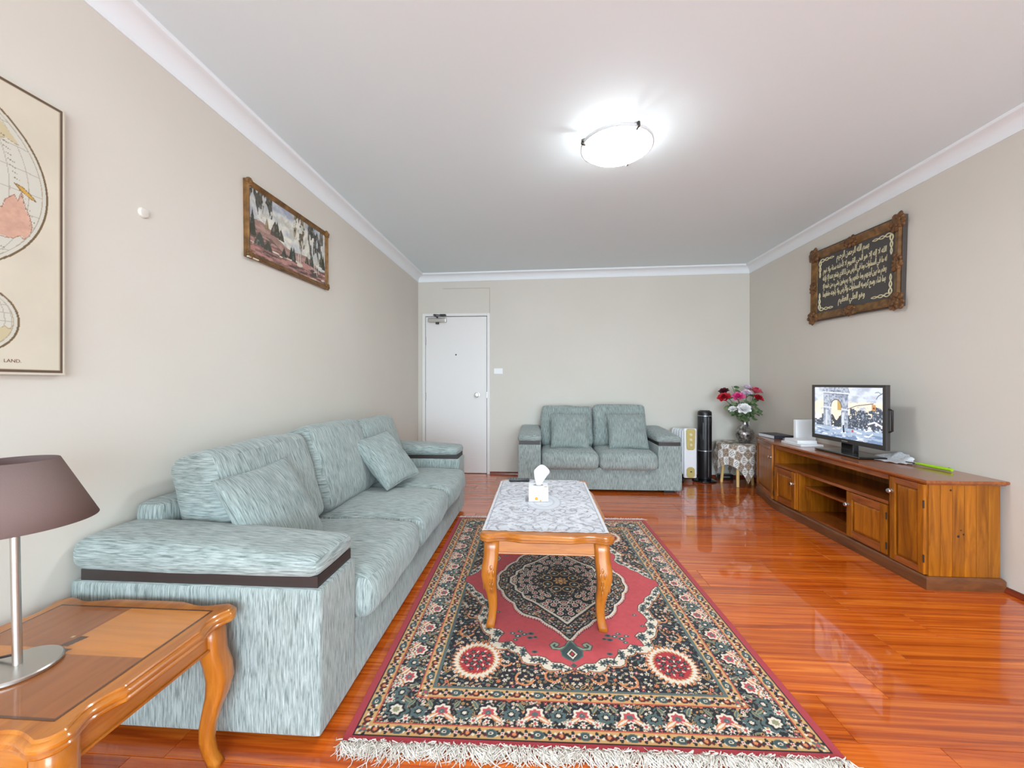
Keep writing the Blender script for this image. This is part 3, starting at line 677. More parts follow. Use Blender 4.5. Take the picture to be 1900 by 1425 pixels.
    mott = fbm(U * 60, V * 60, 9); rc = lin(RED) * (0.90 + 0.22 * mott)[..., None]; p.c[red] = rc[red]; p.put(red & (dist < 0.0045), (96, 66, 60))
    # green sprays on the red ground
    for (cu, cv, r) in [(0.235, 0.520, 0.022), (0.205, 0.505, 0.020), (0.175, 0.500, 0.019), (0.180, 0.530, 0.018), (0.225, 0.485, 0.017), (0.260, 0.500, 0.017), (0.245, 0.545, 0.016), (0.155, 0.525, 0.014), (0.16, 0.625, 0.017), (0.34, 0.33, 0.015), (0.355, 0.42, 0.015), (0.40, 0.26, 0.013)]:
        ellip(cu, cv, r * 0.8, r * 0.55, [(1, GRN), (0.7, (58, 76, 76)), (0.3, CRM if cu > 0.2 else BLK)], red)
    # corner roundel
    cu, cv = 0.402, 0.682; X, Y = U - cu, V - cv; q = np.hypot(X / 0.94, Y / 1.06); t = np.arctan2(Y, X); saw = (t * 30 / (2 * PI) + q * 26) % 1.0
    p.put(fld & (q < 0.094 + 0.020 * saw), ORG); p.put(fld & (q < 0.090 + 0.015 * saw), CRM); p.put(q < 0.086 - 0.010 * saw, TAN); p.put(q < 0.081 - 0.010 * saw, (178, 52, 58)); rm = q < 0.070
    for k in range(15):
        a = k * 2.4; r = 0.063 * math.sqrt((k + 0.3) / 15); flower(cu + r * math.cos(a), cv + r * math.sin(a), 0.0115, 5, (48, 62, 62), GRN, a, rm, ring=(24, 26, 28)); c2 = (cu + r * math.cos(a + 0.5) * 1.05, cv + r * math.sin(a + 0.5) * 1.05); leaf(c2[0], c2[1], 0.009, 0.003, a, CRM, None, rm)
    # centre medallion
    def level(poly):
        ph = [math.atan2(y_, x_) for x_, y_ in poly]; rr = [math.hypot(x_, y_) for x_, y_ in poly]
        return np.hypot(U, V) / np.interp(np.arctan2(V, U), ph, rr)
    out = [(0.362, 0), (0.366, 0.05), (0.350, 0.10), (0.330, 0.125), (0.318, 0.175), (0.285, 0.225), (0.262, 0.245), (0.248, 0.300), (0.215, 0.345), (0.185, 0.360), (0.150, 0.375), (0.130, 0.385), (0.105, 0.420), (0.070, 0.450), (0.040, 0.485), (0.0, 0.545)]
    inn = [(0.292, 0), (0.292, 0.03), (0.262, 0.065), (0.258, 0.110), (0.222, 0.145), (0.210, 0.190), (0.165, 0.225), (0.135, 0.255), (0.110, 0.285), (0.070, 0.330), (0.040, 0.365), (0.0, 0.415)]
    lo, li = level(out), level(inn); tt = np.arctan2(V, U); saw = (np.hypot(U, V) * 40 + tt * 26) % 1.0
    p.put(lo < 1.006 + 0.034 * saw, CRM); p.put((lo > 1.03) & (lo < 1.05) & (saw > 0.6), BLK); p.put(lo < 0.984, BLK); fill((lo < 0.965) & (li > 1.05), 0.0135, 0.005, 0.0085, 31); p.put(li < 1.06, BLK); p.put(li < 1.016, CRM); lace = li < 0.972; p.put(lace, (30, 24, 26))
    r_ = np.random.RandomState(5); pts = []
    for _ in range(4000):
        cu, cv = r_.uniform(0, 0.29), r_.uniform(0, 0.40)
        if any((cu - a) ** 2 + (cv - b) ** 2 < 0.031 ** 2 for a, b in pts): continue
        pts.append((cu, cv)); ellip(cu, cv, 0.0165, 0.0165, [(1, CRM), (0.72, BLK), (0.5, [RED, DRD, ORG][r_.randint(3)]), (0.22, CRM)], lace)
    fill(lace & (np.abs(np.sin(U * 160) * np.sin(V * 160)) < 0.10), 0.02, 0.003, 0.005, 8)
    ro = np.sqrt((U / 0.150) ** 2 + (V / 0.180) ** 2) / (1 + 0.10 * np.cos(4 * np.arctan2(V / 0.18, U / 0.15)) + 0.05 * np.cos(8 * tt)); p.put(ro < 1.0, (60, 58, 56)); p.put(ro < 0.94, (32, 22, 22)); rz = ro < 0.92; fill(rz & (ro > 0.72), 0.014, 0.005, 0.008, 41)
    for k in range(8):
        a = PI / 8 + k * PI / 4; cu, cv = 0.082 * math.cos(a), 0.098 * math.sin(a)
        if cu > -0.03 and cv > -0.03: ellip(cu, cv, 0.029, 0.030, [(1, TAN), (0.84, (24, 22, 24)), (0.5, (52, 84, 80)), (0.2, CRM)], rz)
    st = np.hypot(U, V); p.put(st < 0.044 * (0.8 + 0.2 * np.cos(8 * tt)), TAN); p.put(st < 0.028 * (0.8 + 0.2 * np.cos(8 * tt)), DRD); p.put(st < 0.014, TAN)
    # pendant with scrolls
    pd = [(0, 0.545), (0.012, 0.560), (0.030, 0.590), (0.050, 0.612), (0.046, 0.645), (0.024, 0.668), (0.010, 0.676), (0, 0.685)]; dd = [(x_, y_) for x_, y_ in pd]; ins = in_poly(U, V, dd + [(-0.01, 0.685), (-0.01, 0.545)])
    q, s2 = seg_dist(U, V, [(0.005, 0.552), (0.022, 0.585), (0.050, 0.600), (0.078, 0.598), (0.086, 0.578), (0.072, 0.562), (0.058, 0.570), (0.064, 0.580)]); p.put(red & (q < 0.0095), (58, 70, 66)); p.put(red & (q < 0.005), (150, 166, 140))
    p.put(ins, (62, 78, 76)); q, _ = seg_dist(U, V, dd); p.put(ins & (q < 0.006), GRN); k = np.abs(U) / 0.024 + np.abs(V - 0.632) / 0.034; p.put(k < 1.15, BLK); p.put(k < 0.95, CRM); p.put(k < 0.62, BLK); p.put(k < 0.35, (178, 60, 60)); p.put((np.abs(U) / 0.014 + np.abs(V - 0.702) / 0.016) < 1, (72, 86, 84))
    return p.c
NQX, NQY = 292, 400
RC = rug_quarter(NQX, NQY)
def rug_col(u, v):
    q = np.concatenate([RC[:0:-1], RC], 0); q = np.concatenate([q[:, :0:-1], q], 1); return q[:v.shape[0], :u.shape[1]]
RUGC, RUGR = (0.126, 2.346), math.radians(1.4)
rg = thing('rug', 'red and black oriental rug with cream fringes under the coffee table', 'rug', (RUGC[0], RUGC[1], 0.0), (0, 0, RUGR))
def rug_z(x, y): return 0.0085 + 0 * x
grid_print('pile', 2 * NQX, 2 * NQY, lambda u, v: ((u * 2 - 1) * RW, (v * 2 - 1) * RL, 0 * u + 0.0085), rug_col, M['rug'], rg)
MB().box(-RW - 0.001, RW + 0.001, -RL - 0.001, RL + 0.001, 0.0004, 0.0083).build('backing', M['rugedge'], rg)
for s, ln, nn in ((-1, 0.054, 1500), (1, 0.042, 500)):
    fr = MB()
    for k in range(nn):
        x = -RW + 2 * RW * (k + random.random()) / nn; L_ = ln * random.uniform(0.55, 1.25); a = random.gauss(0, 0.5); clump = math.sin(x * 31) * 0.35 + math.sin(x * 73 + 1) * 0.25; a += clump
        if s < 0 and random.random() < 0.10: L_ *= 1.5
        up = 0.004 + 0.010 * random.random(); P = []; back = random.random() < (0.10 if s < 0 else 0.0)
        for j in range(5):
            t = j / 4; yy = s * (RL - 0.004 + L_ * t * (math.cos(a * t) if not back else (0.5 * math.sin(t * 3.1) - 0.35 * t)))
            P.append((x + L_ * math.sin(a * t * 1.3) * t + 0.003 * math.sin(t * 9 + k), yy, 0.0035 + up * math.sin(PI * min(1, t * 1.15 + 0.12)) + 0.0022 * random.random() + (0.010 * math.sin(PI * t) if back else 0)))
        fr.tube(P, [0.0016, 0.0016, 0.0016, 0.0015, 0.0010], 3, cap=False)
    f = fr.build('fringe', M['fringe'], rg, False, fix=False); f['kind'] = 'stuff'; f['label'] = 'cream cotton fringe'

# ---------------------------------------------------------------- lace runner, tissue box, remote on the coffee table
CT = (0.034, 2.388); CTZ = 0.4595
def lace_col(u, v):
    X = (u - 0.5) * 0.60; Y = (v - 0.5) * 1.02; p = Paint(X, Y, (232, 232, 238)); xm = np.abs(X)
    a = np.sin(60 * np.hypot(xm - 0.16, (Y % 0.34) - 0.17) + 5 * fbm(X * 9, Y * 9, 4)); b = fbm(xm * 40, Y * 40, 8)
    p.put((np.abs(a) < 0.24), (168, 166, 172), 0.8); w_ = np.sin(xm * 52 + 3.0 * np.sin(np.abs(Y) * 24)); p.put(np.abs(w_) < 0.16, (150, 148, 154), 0.75)
    p.put((b > 0.66), (188, 184, 188), 0.6); p.put(b < 0.36, (244, 244, 248)); o = np.hypot(X / 0.10, (Y - 0.07 + 0.10) / 0.155); p.put(o < 1, (232, 233, 238)); p.put((np.abs(o - 0.6) < 0.05), (214, 214, 220)); p.put(np.abs(o - 1) < 0.04, (204, 206, 212))
    e = np.minimum(0.30 - xm, 0.51 - np.abs(Y)); p.put(e < 0.012, (240, 240, 244)); p.put((np.abs(e - 0.016) < 0.003), (172, 170, 176)); return p.c * 0.72
def lace_pos(u, v):
    x = (u - 0.5) * 0.60; y = (v - 0.5) * 1.02; y = y - np.where(v < 0.02, 0.004 * np.abs(np.sin(x * 120)), 0); z = 0 * u + 0.0012 + 0.0008 * np.sin(x * 90) * np.sin(y * 70)
    cr = np.clip((np.abs(x) + np.abs(y) * 1.0 - 0.75) / 0.06, 0, 1) * (y > 0); x = x - np.sign(x) * 0.03 * cr; y = y - 0.03 * cr
    return x, y, z
rn = grid_print('lace_runner', 150, 255, lace_pos, lace_col, M['lace'], None, True); rn.location = (CT[0] - 0.006, CT[1] + 0.020, CTZ); tag(rn, 'white lace runner spread over the coffee table top', 'tablecloth')

tb = thing('tissue_box', 'white tissue box with orange flowers on the lace runner', 'tissue box', (-0.004, 2.425, CTZ + 0.0032), (0, 0, 0.02))
MB().box(-0.058, 0.058, -0.058, 0.058, 0, 0.084, 0.0015).build('box', M['paper'], tb)
MB().lathe([(0, 0), (0.030, 0), (0.030, 0.0006), (0, 0.0006)], 24, (0, 0, 0.0841), Matrix.Diagonal((1, 0.75, 1))).build('slot', plain('slot_film', S(150, 148, 150), 0.4), tb)
ts = MB(); N1, N2 = 14, 12; vs = []
for j in range(N2 + 1):
    t = j / N2; wd = 0.008 + 0.050 * t ** 0.8 * (1 if t < 0.8 else 1 - 1.2 * (t - 0.8))
    for i in range(N1 + 1):
        s = i / N1 * 2 - 1; vs.append((0.006 + 0.016 * t + s * wd * 0.95 + 0.012 * t * t - 0.006 * s * s, 0.010 * math.sin(s * 4 + t * 3) * (0.3 + t) + 0.012 * t, 0.074 + 0.128 * t - 0.012 * t * t * s - 0.030 * t ** 3 * s * s))
fs = [(j * (N1 + 1) + i, j * (N1 + 1) + i + 1, (j + 1) * (N1 + 1) + i + 1, (j + 1) * (N1 + 1) + i) for j in range(N2) for i in range(N1)]
to = ts.add(vs, fs).build('tissue', M['paper'], tb, 'all'); to.modifiers.new('thick', 'SOLIDIFY').thickness = 0.0012
orng = plain('orange_print', S(240, 160, 50), 0.7)
for (x, y_, z, r) in [(-0.012, -0.0585, 0.018, 0.010), (0.012, -0.0585, 0.006, 0.0055)]:
    MB().lathe([(0, 0), (r, 0), (r * 0.98, 0.0005), (0, 0.0005)], 12, (x, y_ + 0.0003, z), R90).build('printed_flower', orng, tb)
MB().lathe([(0, 0), (0.010, 0), (0.0098, 0.0004), (0, 0.0004)], 12, (0.042, -0.042, 0.0841)).build('printed_flower', orng, tb)
rm = thing('remote_control', 'black remote control lying on the lace beside the tissue box', 'remote control', (-0.128, 2.862, CTZ + 0.0035), (0, 0, 0.06))
MB().box(-0.085, 0.06, -0.022, 0.022, 0, 0.018, 0.006).build('case', M['black'], rm, True)
gb = plain('grey_button', S(120, 120, 124), 0.5)
for i in range(6):
    for j in range(3): MB().box(-0.07 + i * 0.02, -0.06 + i * 0.02, -0.015 + j * 0.012, -0.007 + j * 0.012, 0.0178, 0.0195).build('button', gb, rm)

# ---------------------------------------------------------------- map canvas on the left wall
MY0, MY1, MZ0, MZ1 = 0.05, 1.208, 1.188, 2.056
def wall_left_pos(y0, y1, z0, z1, x): return lambda u, v: (0 * u + x, y0 + (y1 - y0) * u, z0 + (z1 - z0) * v)
mp_ = thing('map_canvas', 'antique world map print on a thin wall canvas', 'map', (XL + 0.003, (MY0 + MY1) / 2, MZ0))
MB().box(0, 0.020, MY0 - (MY0 + MY1) / 2, (MY1 - MY0) / 2, 0, MZ1 - MZ0, 0.002).build('canvas', M['canvas'], mp_)
def map_col(u, v):
    u = 1 - (1 - u) ** 2.2
    Y = MY0 + 0.004 + (MY1 - MY0 - 0.008) * u; Z = MZ0 + 0.004 + (MZ1 - MZ0 - 0.008) * v; p = Paint(Y, Z, (212, 203, 184)); st = fbm(Y * 9, Z * 9, 3); p.c *= (0.93 + 0.14 * st)[..., None]
    e = np.minimum(np.minimum(Y - MY0, MY1 - Y), np.minimum(Z - MZ0, MZ1 - Z)); p.put((e > 0.008) & (e < 0.015), (98, 80, 66)); p.put((e > 0.015) & (e < 0.018), (190, 176, 150))
    for (cy, cz, r, big) in [(0.889, 1.738, 0.270, 1), (0.330, 1.738, 0.270, 1), (0.996, 1.344, 0.094, 0), (0.610, 1.300, 0.10, 0), (0.25, 1.344, 0.094, 0)]:
        dy, dz = Y - cy, Z - cz; q = np.hypot(dy, dz); p.put(q < r, (206, 203, 190)); ins = q < r - 0.012
        for k in range(-5, 6):      # meridians and parallels
            xx = k / 6.0 * np.sqrt(np.clip(r * r - dz * dz, 0, None)); p.put(ins & (np.abs(dy - xx) < 0.0011), (172, 164, 148)); p.put(ins & (np.abs(dz - r * math.sin(k * 0.26) + 0.12 * dy * dy * np.sign(k)) < 0.0011), (172, 164, 148))
        lnd = fbm(Y * 11 + cy * 5, Z * 11, 17 + big); lm = ins & (lnd > 0.60) & (q < r * 0.9) & ((cy < 0.8) | (Z > 1.80) | (big == 0)); p.put(lm, (200, 186, 150)); p.put(lm & (lnd < 0.612), (150, 128, 96))
        if big and cy > 0.8:        # southern landmass and islands
            aus = [(1.052, 1.672), (1.060, 1.700), (1.080, 1.722), (1.088, 1.706), (1.096, 1.735), (1.104, 1.700), (1.116, 1.670), (1.122, 1.640), (1.116, 1.612), (1.102, 1.596), (1.092, 1.604), (1.078, 1.592), (1.060, 1.588), (0.99, 1.600), (0.97, 1.640), (1.0, 1.69)]
            w_ = 0.016 * (fbm(Y * 70, Z * 70, 5) - 0.5); m = in_poly(Y + w_, Z + w_, aus); p.put(m, (208, 166, 144)); p.c[m] *= (0.82 + 0.3 * fbm(Y[m] * 90, Z[m] * 90, 2))[..., None]; dd, _ = seg_dist(Y, Z, aus + aus[:1]); p.put(dd < 0.0009, (150, 104, 84))
            ng = [(1.080, 1.756), (1.100, 1.752), (1.118, 1.738), (1.132, 1.722), (1.118, 1.726), (1.098, 1.738)]; m = in_poly(Y + w_, Z, ng); p.put(m, (202, 160, 72)); dd, _ = seg_dist(Y, Z, ng + ng[:1]); p.put(dd < 0.0012, (120, 88, 50))
            for k in range(26):
                a, b = 1.05 + 0.10 * ((k * 0.618) % 1), 1.56 + 0.34 * ((k * 0.381) % 1); p.put(ins & (np.abs(Z - b + 0.3 * (Y - a)) < 0.0016) & (np.abs(Y - a) < 0.008) & ((Y * 400).astype(int) % 2 == 0), (130, 118, 98))
        p.put(np.abs(q - r) < 0.0028, (112, 92, 62)); p.put(np.abs(q - r + 0.012) < 0.0012, (170, 158, 134))
    return p.c
_wl = wall_left_pos(MY0 + 0.004 - (MY0 + MY1) / 2, MY1 - 0.004 - (MY0 + MY1) / 2, 0.004, MZ1 - MZ0 - 0.004, 0.0206)
grid_print('print', 380, 420, lambda u, v: _wl(1 - (1 - u) ** 2.2, v), map_col, M['print'], mp_)
def text_part(body, size, mat, parent, Mx, name, ext=0.0004, bold=0.0):
    c = bpy.data.curves.new(name, 'FONT'); c.body = body; c.size = size; c.align_x = 'CENTER'; c.align_y = 'CENTER'; c.extrude = ext; c.resolution_u = 3; c.offset = bold
    o = bpy.data.objects.new(name, c); COL.objects.link(o); dg = bpy.context.evaluated_depsgraph_get(); me = bpy.data.meshes.new_from_object(o.evaluated_get(dg)); bpy.data.objects.remove(o); bpy.data.curves.remove(c)
    me.materials.clear(); me.materials.append(mat); me.transform(Mx); o = bpy.data.objects.new(name, me); COL.objects.link(o); o.parent = parent; return o
ink = plain('map_ink', S(110, 78, 56), 0.8)
text_part('LAND.', 0.014, ink, mp_, Matrix.Translation((0.0208, 1.076 - (MY0 + MY1) / 2, 0.040)) @ Matrix(((0, 0, 1, 0), (1, 0, 0, 0), (0, 1, 0, 0), (0, 0, 0, 1))), 'lettering', 0.0002)

ds = MB().lathe([(0, 0), (0.021, 0), (0.021, 0.003), (0.017, 0.009), (0, 0.012)], 24, (0, 0, 0), Matrix.Rotation(PI / 2, 3, 'Y')).build('wall_stud', plain('stud_offwhite', S(220, 214, 204), 0.5), None, True); ds.location = (XL, 1.487, 1.842); tag(ds, 'small round white stud on the wall between map and painting', 'wall stud')

# ---------------------------------------------------------------- picture frames
def frame_rails(parent, w, h, prof, mat, side=None):
    """prof = (inward distance from the outer edge, height off the wall); local x = width, z = height, y = -out"""
    c = [(-w / 2, -h / 2), (w / 2, -h / 2), (w / 2, h / 2), (-w / 2, h / 2)]; sg = [(1, 1), (-1, 1), (-1, -1), (1, -1)]
    for k in range(4):
        R = []
        for q in (k, (k + 1) % 4): R.append([(c[q][0] + sg[q][0] * i, -d, c[q][1] + sg[q][1] * i) for i, d in prof])
        MB().loft(R).build('rail', mat, parent, True)
def landscape_col(u, v):
    w, h = 0.78, 0.36; X = u * w; Y = v * h; p = Paint(X, Y, (196, 200, 200)); n = fbm(X * 9, Y * 14, 3); n2 = fbm(X * 60, Y * 60, 6)
    p.put(np.clip((n - 0.42) * 6, 0, 1), (226, 220, 200)); p.put(np.clip((0.44 - n) * 6, 0, 1) * (Y > 0.2), (150, 164, 190)); p.put(np.clip((fbm(X * 16, Y * 22, 8) - 0.55) * 6, 0, 1), (180, 178, 162), 0.7)
    hill = 0.19 - 0.16 * (X - 0.02) * 0.9 + 0.02 * np.sin(X * 14) + 0.01 * (n2 - 0.5); p.put(Y < hill, (168, 122, 104)); p.put((Y < hill - 0.02) & (fbm(X * 14 + Y * 30, Y * 70, 4) > 0.5), (190, 136, 116)); p.put((Y < hill - 0.05) & (fbm(X * 20, Y * 60, 12) > 0.55), (120, 92, 80))
    p.put((Y < 0.075 + 0.02 * np.sin(X * 9)), (150, 96, 86)); s = fbm(X * 12 + Y * 10, Y * 80, 14); p.put((Y < 0.08) & (s > 0.55), (196, 122, 108)); p.put((Y < 0.09) & (s < 0.40), (96, 76, 66)); p.put((Y < 0.10) & (fbm(X * 8 - Y * 12, Y * 50, 19) > 0.66), (222, 206, 172))
    for (cx, b, t, ww, c) in [(0.02, 0.10, 0.25, 0.026, (74, 76, 60)), (0.14, 0.17, 0.24, 0.018, (150, 124, 70)), (0.215, 0.155, 0.25, 0.045, (92, 80, 66)), (0.235, 0.18, 0.255, 0.02, (76, 80, 58)), (0.27, 0.15, 0.22, 0.03, (84, 78, 58)), (0.08, 0.06, 0.14, 0.045, (84, 88, 74)), (0.15, 0.05, 0.11, 0.04, (78, 82, 66)), (0.30, 0.06, 0.12, 0.026, (70, 76, 62)), (0.375, 0.065, 0.15, 0.026, (62, 68, 58)), (0.40, 0.06, 0.155, 0.022, (66, 72, 58)), (0.55, 0.085, 0.14, 0.024, (80, 74, 58)), (0.605, 0.085, 0.185, 0.026, (72, 78, 58)), (0.735, 0.11, 0.22, 0.03, (88, 86, 56)), (0.76, 0.10, 0.21, 0.02, (66, 68, 54))]:
        k = np.clip((Y - b) / (t - b), 0, 1); p.put((Y > b) & (Y < t) & (np.abs(X - cx) < ww * (1 - k ** 1.6) * (0.75 + 0.5 * n2)), c); p.put((Y > b) & (Y < t) & (np.abs(X - cx + 0.3 * ww) < ww * 0.4 * (1 - k)) & (n2 > 0.55), tuple(min(255, a + 34) for a in c))
    for (x0, x1, top, bot, c) in [(0.0, 0.19, 0.36, 0.25, (92, 88, 76)), (0.40, 0.54, 0.36, 0.20, (138, 122, 76)), (0.42, 0.53, 0.30, 0.15, (112, 98, 68)), (0.56, 0.76, 0.36, 0.17, (104, 100, 86)), (0.58, 0.72, 0.28, 0.14, (88, 84, 72))]:
        m = (X > x0) & (X < x1) & (Y > bot + 0.05 * np.sin(X * 60) + (0.10 * np.abs((X - (x0 + x1) / 2) / (x1 - x0)))) & (fbm(X * 34, Y * 16, 23) > 0.42); p.put(m, c); p.put(m & (n2 > 0.62), tuple(a + 30 for a in c)); p.put(m & (n2 < 0.32), tuple(int(a * 0.66) for a in c))
    for (cx, b, t) in [(0.455, 0.06, 0.22), (0.475, 0.06, 0.19), (0.645, 0.05, 0.22), (0.668, 0.03, 0.2), (0.695, 0.05, 0.21), (0.03, 0.25, 0.36)]: p.put((np.abs(X - cx - 0.006 * np.sin(Y * 50)) < 0.0035) & (Y > b) & (Y < t), (206, 198, 180))
    g_ = p.c.mean(-1, keepdims=True); return (g_ + (p.c - g_) * 0.62) * (0.86 + 0.3 * n2[..., None])
ROTL = (0, 0, PI / 2)           # local -y -> +x
lp = thing('landscape_painting', 'gilt framed landscape painting of trees and pink heath above the sofa', 'painting', (XL, 2.435, 2.058), (0, math.radians(-0.8), PI / 2))
frame_rails(lp, 0.815, 0.415, [(0, 0), (0, 0.024), (0.005, 0.030), (0.011, 0.024), (0.018, 0.022), (0.024, 0.016), (0.029, 0.0145), (0.029, 0)], M['goldframe'])
MB().box(-0.385, 0.385, -0.014, -0.002, -0.185, 0.185).build('board', M['frameside'], lp)
grid_print('painted_scene', 312, 144, lambda u, v: ((u - 0.5) * 0.755, 0 * u - 0.0145, (v - 0.5) * 0.355), landscape_col, M['print'], lp)
def ornament(parent, cx, cz, r, d, mat, seed, spread=(1, 1), dirs=None):
    rr = random.Random(seed); m = MB(); m.ell((cx, -d, cz), (r * 0.50 * spread[0], 0.014, r * 0.50 * spread[1]), nu=10, nv=6)
    for k in range(11):
        a = k * 2 * PI / 11 + rr.uniform(-.2, .2); q = r * rr.uniform(0.42, 0.66); s = r * rr.uniform(0.30, 0.40)
        m.ell((cx + math.cos(a) * q * spread[0], -d + rr.uniform(-0.002, 0.004), cz + math.sin(a) * q * spread[1]), (s, 0.011, s * 0.78), Matrix.Rotation(-a, 3, 'Y'), nu=8, nv=5)
    for k in range(5):
        a = rr.uniform(0, 2 * PI); q = r * 0.3; m.ell((cx + math.cos(a) * q * spread[0], -d - 0.009, cz + math.sin(a) * q * spread[1]), (r * 0.16, 0.008, r * 0.16), nu=7, nv=5)
    return m.build('carved_ornament', mat, parent, 'all')
for k, (sx, sz) in enumerate([(-1, 1), (1, 1), (1, -1), (-1, -1)]): ornament(lp, sx * 0.393, sz * 0.193, 0.028, 0.024, M['goldframe'], 60 + k)
wx = MB().box(-0.412, -0.33, -0.030, -0.020, -0.213, -0.206, 0.002).build('worn_edge', plain('chipped_plaster', S(222, 210, 190), 0.8), lp)

# Arabic joining forms: letter -> (isolated, final, initial, medial)
AR = {'ا': 'FE8D FE8E', 'أ': 'FE83 FE84', 'إ': 'FE87 FE88', 'ب': 'FE8F FE90 FE91 FE92', 'ة': 'FE93 FE94', 'ت': 'FE95 FE96 FE97 FE98', 'ث': 'FE99 FE9A FE9B FE9C', 'ح': 'FEA1 FEA2 FEA3 FEA4', 'خ': 'FEA5 FEA6 FEA7 FEA8', 'د': 'FEA9 FEAA', 'ذ': 'FEAB FEAC', 'ر': 'FEAD FEAE',
      'س': 'FEB1 FEB2 FEB3 FEB4', 'ش': 'FEB5 FEB6 FEB7 FEB8', 'ض': 'FEBD FEBE FEBF FEC0', 'ط': 'FEC1 FEC2 FEC3 FEC4', 'ظ': 'FEC5 FEC6 FEC7 FEC8', 'ع': 'FEC9 FECA FECB FECC', 'ف': 'FED1 FED2 FED3 FED4', 'ق': 'FED5 FED6 FED7 FED8', 'ك': 'FED9 FEDA FEDB FEDC', 'ل': 'FEDD FEDE FEDF FEE0', 'م': 'FEE1 FEE2 FEE3 FEE4',
      'ن': 'FEE5 FEE6 FEE7 FEE8', 'ه': 'FEE9 FEEA FEEB FEEC', 'و': 'FEED FEEE', 'ي': 'FEF1 FEF2 FEF3 FEF4', 'ئ': 'FE89 FE8A FE8B FE8C', 'ء': 'FE80 FE80'}
AR = {k: [chr(int(x, 16)) for x in v.split()] for k, v in AR.items()}
def shape_ar(s):
    out = []; i = 0
    while i < len(s):
        ch = s[i]
        if ch not in AR: out.append(ch); i += 1; continue
        pj_ = i > 0 and s[i - 1] in AR and len(AR[s[i - 1]]) == 4
        if ch == 'ل' and i + 1 < len(s) and s[i + 1] in 'اأإ':
            b = {'ا': 0xFEFB, 'أ': 0xFEF7, 'إ': 0xFEF9}[s[i + 1]]; out.append(chr(b + (1 if pj_ else 0))); i += 2; continue
        nj = i + 1 < len(s) and s[i + 1] in AR and len(AR[ch]) == 4 and s[i + 1] != 'ء'; f = AR[ch]
        out.append(f[3] if pj_ and nj else f[1] if pj_ else f[2] if nj else f[0]); i += 1
    return ''.join(reversed(out))
cf = thing('calligraphy_frame', 'ornate gold framed Arabic calligraphy on black ground above the television', 'picture', (XR, 3.482, 2.053), (0, math.radians(1.8), -PI / 2))
CW, CH = 0.945, 0.635
frame_rails(cf, CW, CH, [(0, 0), (0, 0.020), (0.004, 0.022), (0.004, 0.036), (0.018, 0.044), (0.030, 0.039), (0.046, 0.032), (0.058, 0.030), (0.068, 0.023), (0.070, 0.018), (0.070, 0)], M['goldframe'])
for (x0, x1, z0, z1) in [(-CW / 2 - 0.006, -CW / 2 + 0.001, -CH / 2 - 0.006, CH / 2 + 0.006), (CW / 2 - 0.001, CW / 2 + 0.006, -CH / 2 - 0.006, CH / 2 + 0.006), (-CW / 2, CW / 2, CH / 2 - 0.001, CH / 2 + 0.006), (-CW / 2, CW / 2, -CH / 2 - 0.006, -CH / 2 + 0.001)]:
    MB().box(x0, x1, -0.032, -0.002, z0, z1, 0.002).build('outer_edge', M['frameside'], cf)
MB().box(-CW / 2 + 0.068, CW / 2 - 0.068, -0.019, -0.002, -CH / 2 + 0.068, CH / 2 - 0.068).build('panel', M['velvet'], cf)
for k, (x, z, r, sp_) in enumerate([(-1, 1, 0.078, (1, 1)), (1, 1, 0.078, (1, 1)), (1, -1, 0.078, (1, 1)), (-1, -1, 0.078, (1, 1)), (0, 1, 0.062, (1.6, 0.85)), (0, -1, 0.062, (1.6, 0.85)), (-1, 0, 0.058, (0.85, 1.6)), (1, 0, 0.058, (0.85, 1.6))]):
    ornament(cf, x * (CW / 2 - 0.034), z * (CH / 2 - 0.034), r, 0.037, M['bronze'], 80 + k, sp_)
AXZ = Matrix(((1, 0, 0, 0), (0, 0, -1, 0), (0, 1, 0, 0), (0, 0, 0, 1)))
lines = [('بسم الله الرحمن الرحيم', 0.178, 0.34), ('الله لا إله إلا هو الحي القيوم لا تأخذه سنة ولا نوم', 0.110, 0.66), ('له ما في السماوات وما في الأرض من ذا الذي يشفع عنده إلا بإذنه', 0.045, 0.67), ('يعلم ما بين أيديهم وما خلفهم ولا يحيطون بشيء من علمه إلا', -0.020, 0.67), ('بما شاء وسع كرسيه السماوات والأرض ولا يئوده حفظهما', -0.086, 0.66), ('وهو العلي العظيم', -0.165, 0.28)]
for (tx, z, wid) in lines:
    o = text_part(shape_ar(tx), 0.06, M['gilt'], cf, Matrix.Identity(4), 'calligraphy_line', 0.0008, 0.0009); me = o.data
    xs = [v.co.x for v in me.vertices]; ys = [v.co.y for v in me.vertices]; k = wid / max(1e-3, max(xs) - min(xs)); ky = 0.084 / max(1e-3, max(ys) - min(ys)); cx, cy = (max(xs) + min(xs)) / 2, (max(ys) + min(ys)) / 2
    for v in me.vertices: v.co = Vector(((v.co.x - cx) * k + 0.10 * (v.co.y - cy), (v.co.y - cy) * ky, v.co.z))
    me.transform(Matrix.Translation((0, -0.0202, z * 1.10)) @ AXZ)
for k, (sx, sz) in enumerate([(-1, 1), (1, 1), (1, -1), (-1, -1)]):
    m = MB(); bx, bz = sx * 0.372, sz * 0.220
    for (L_, hor) in ((0.17, True), (0.15, False)):
        for ph in (0, PI):
            P = []
            for j in range(25):
                t = j / 24; a = math.sin(t * PI * 3 + ph) * 0.014 * (1 - 0.6 * t); P.append((bx - sx * (L_ * t if hor else a), -0.0200, bz - sz * (a if hor else L_ * t)))
            m.tube(P, [0.0055 * (1 - 0.4 * j / 24) for j in range(25)], 5)
    o = m.build('scroll_motif', M['gilt'], cf, 'all'); o['kind'] = 'stuff'

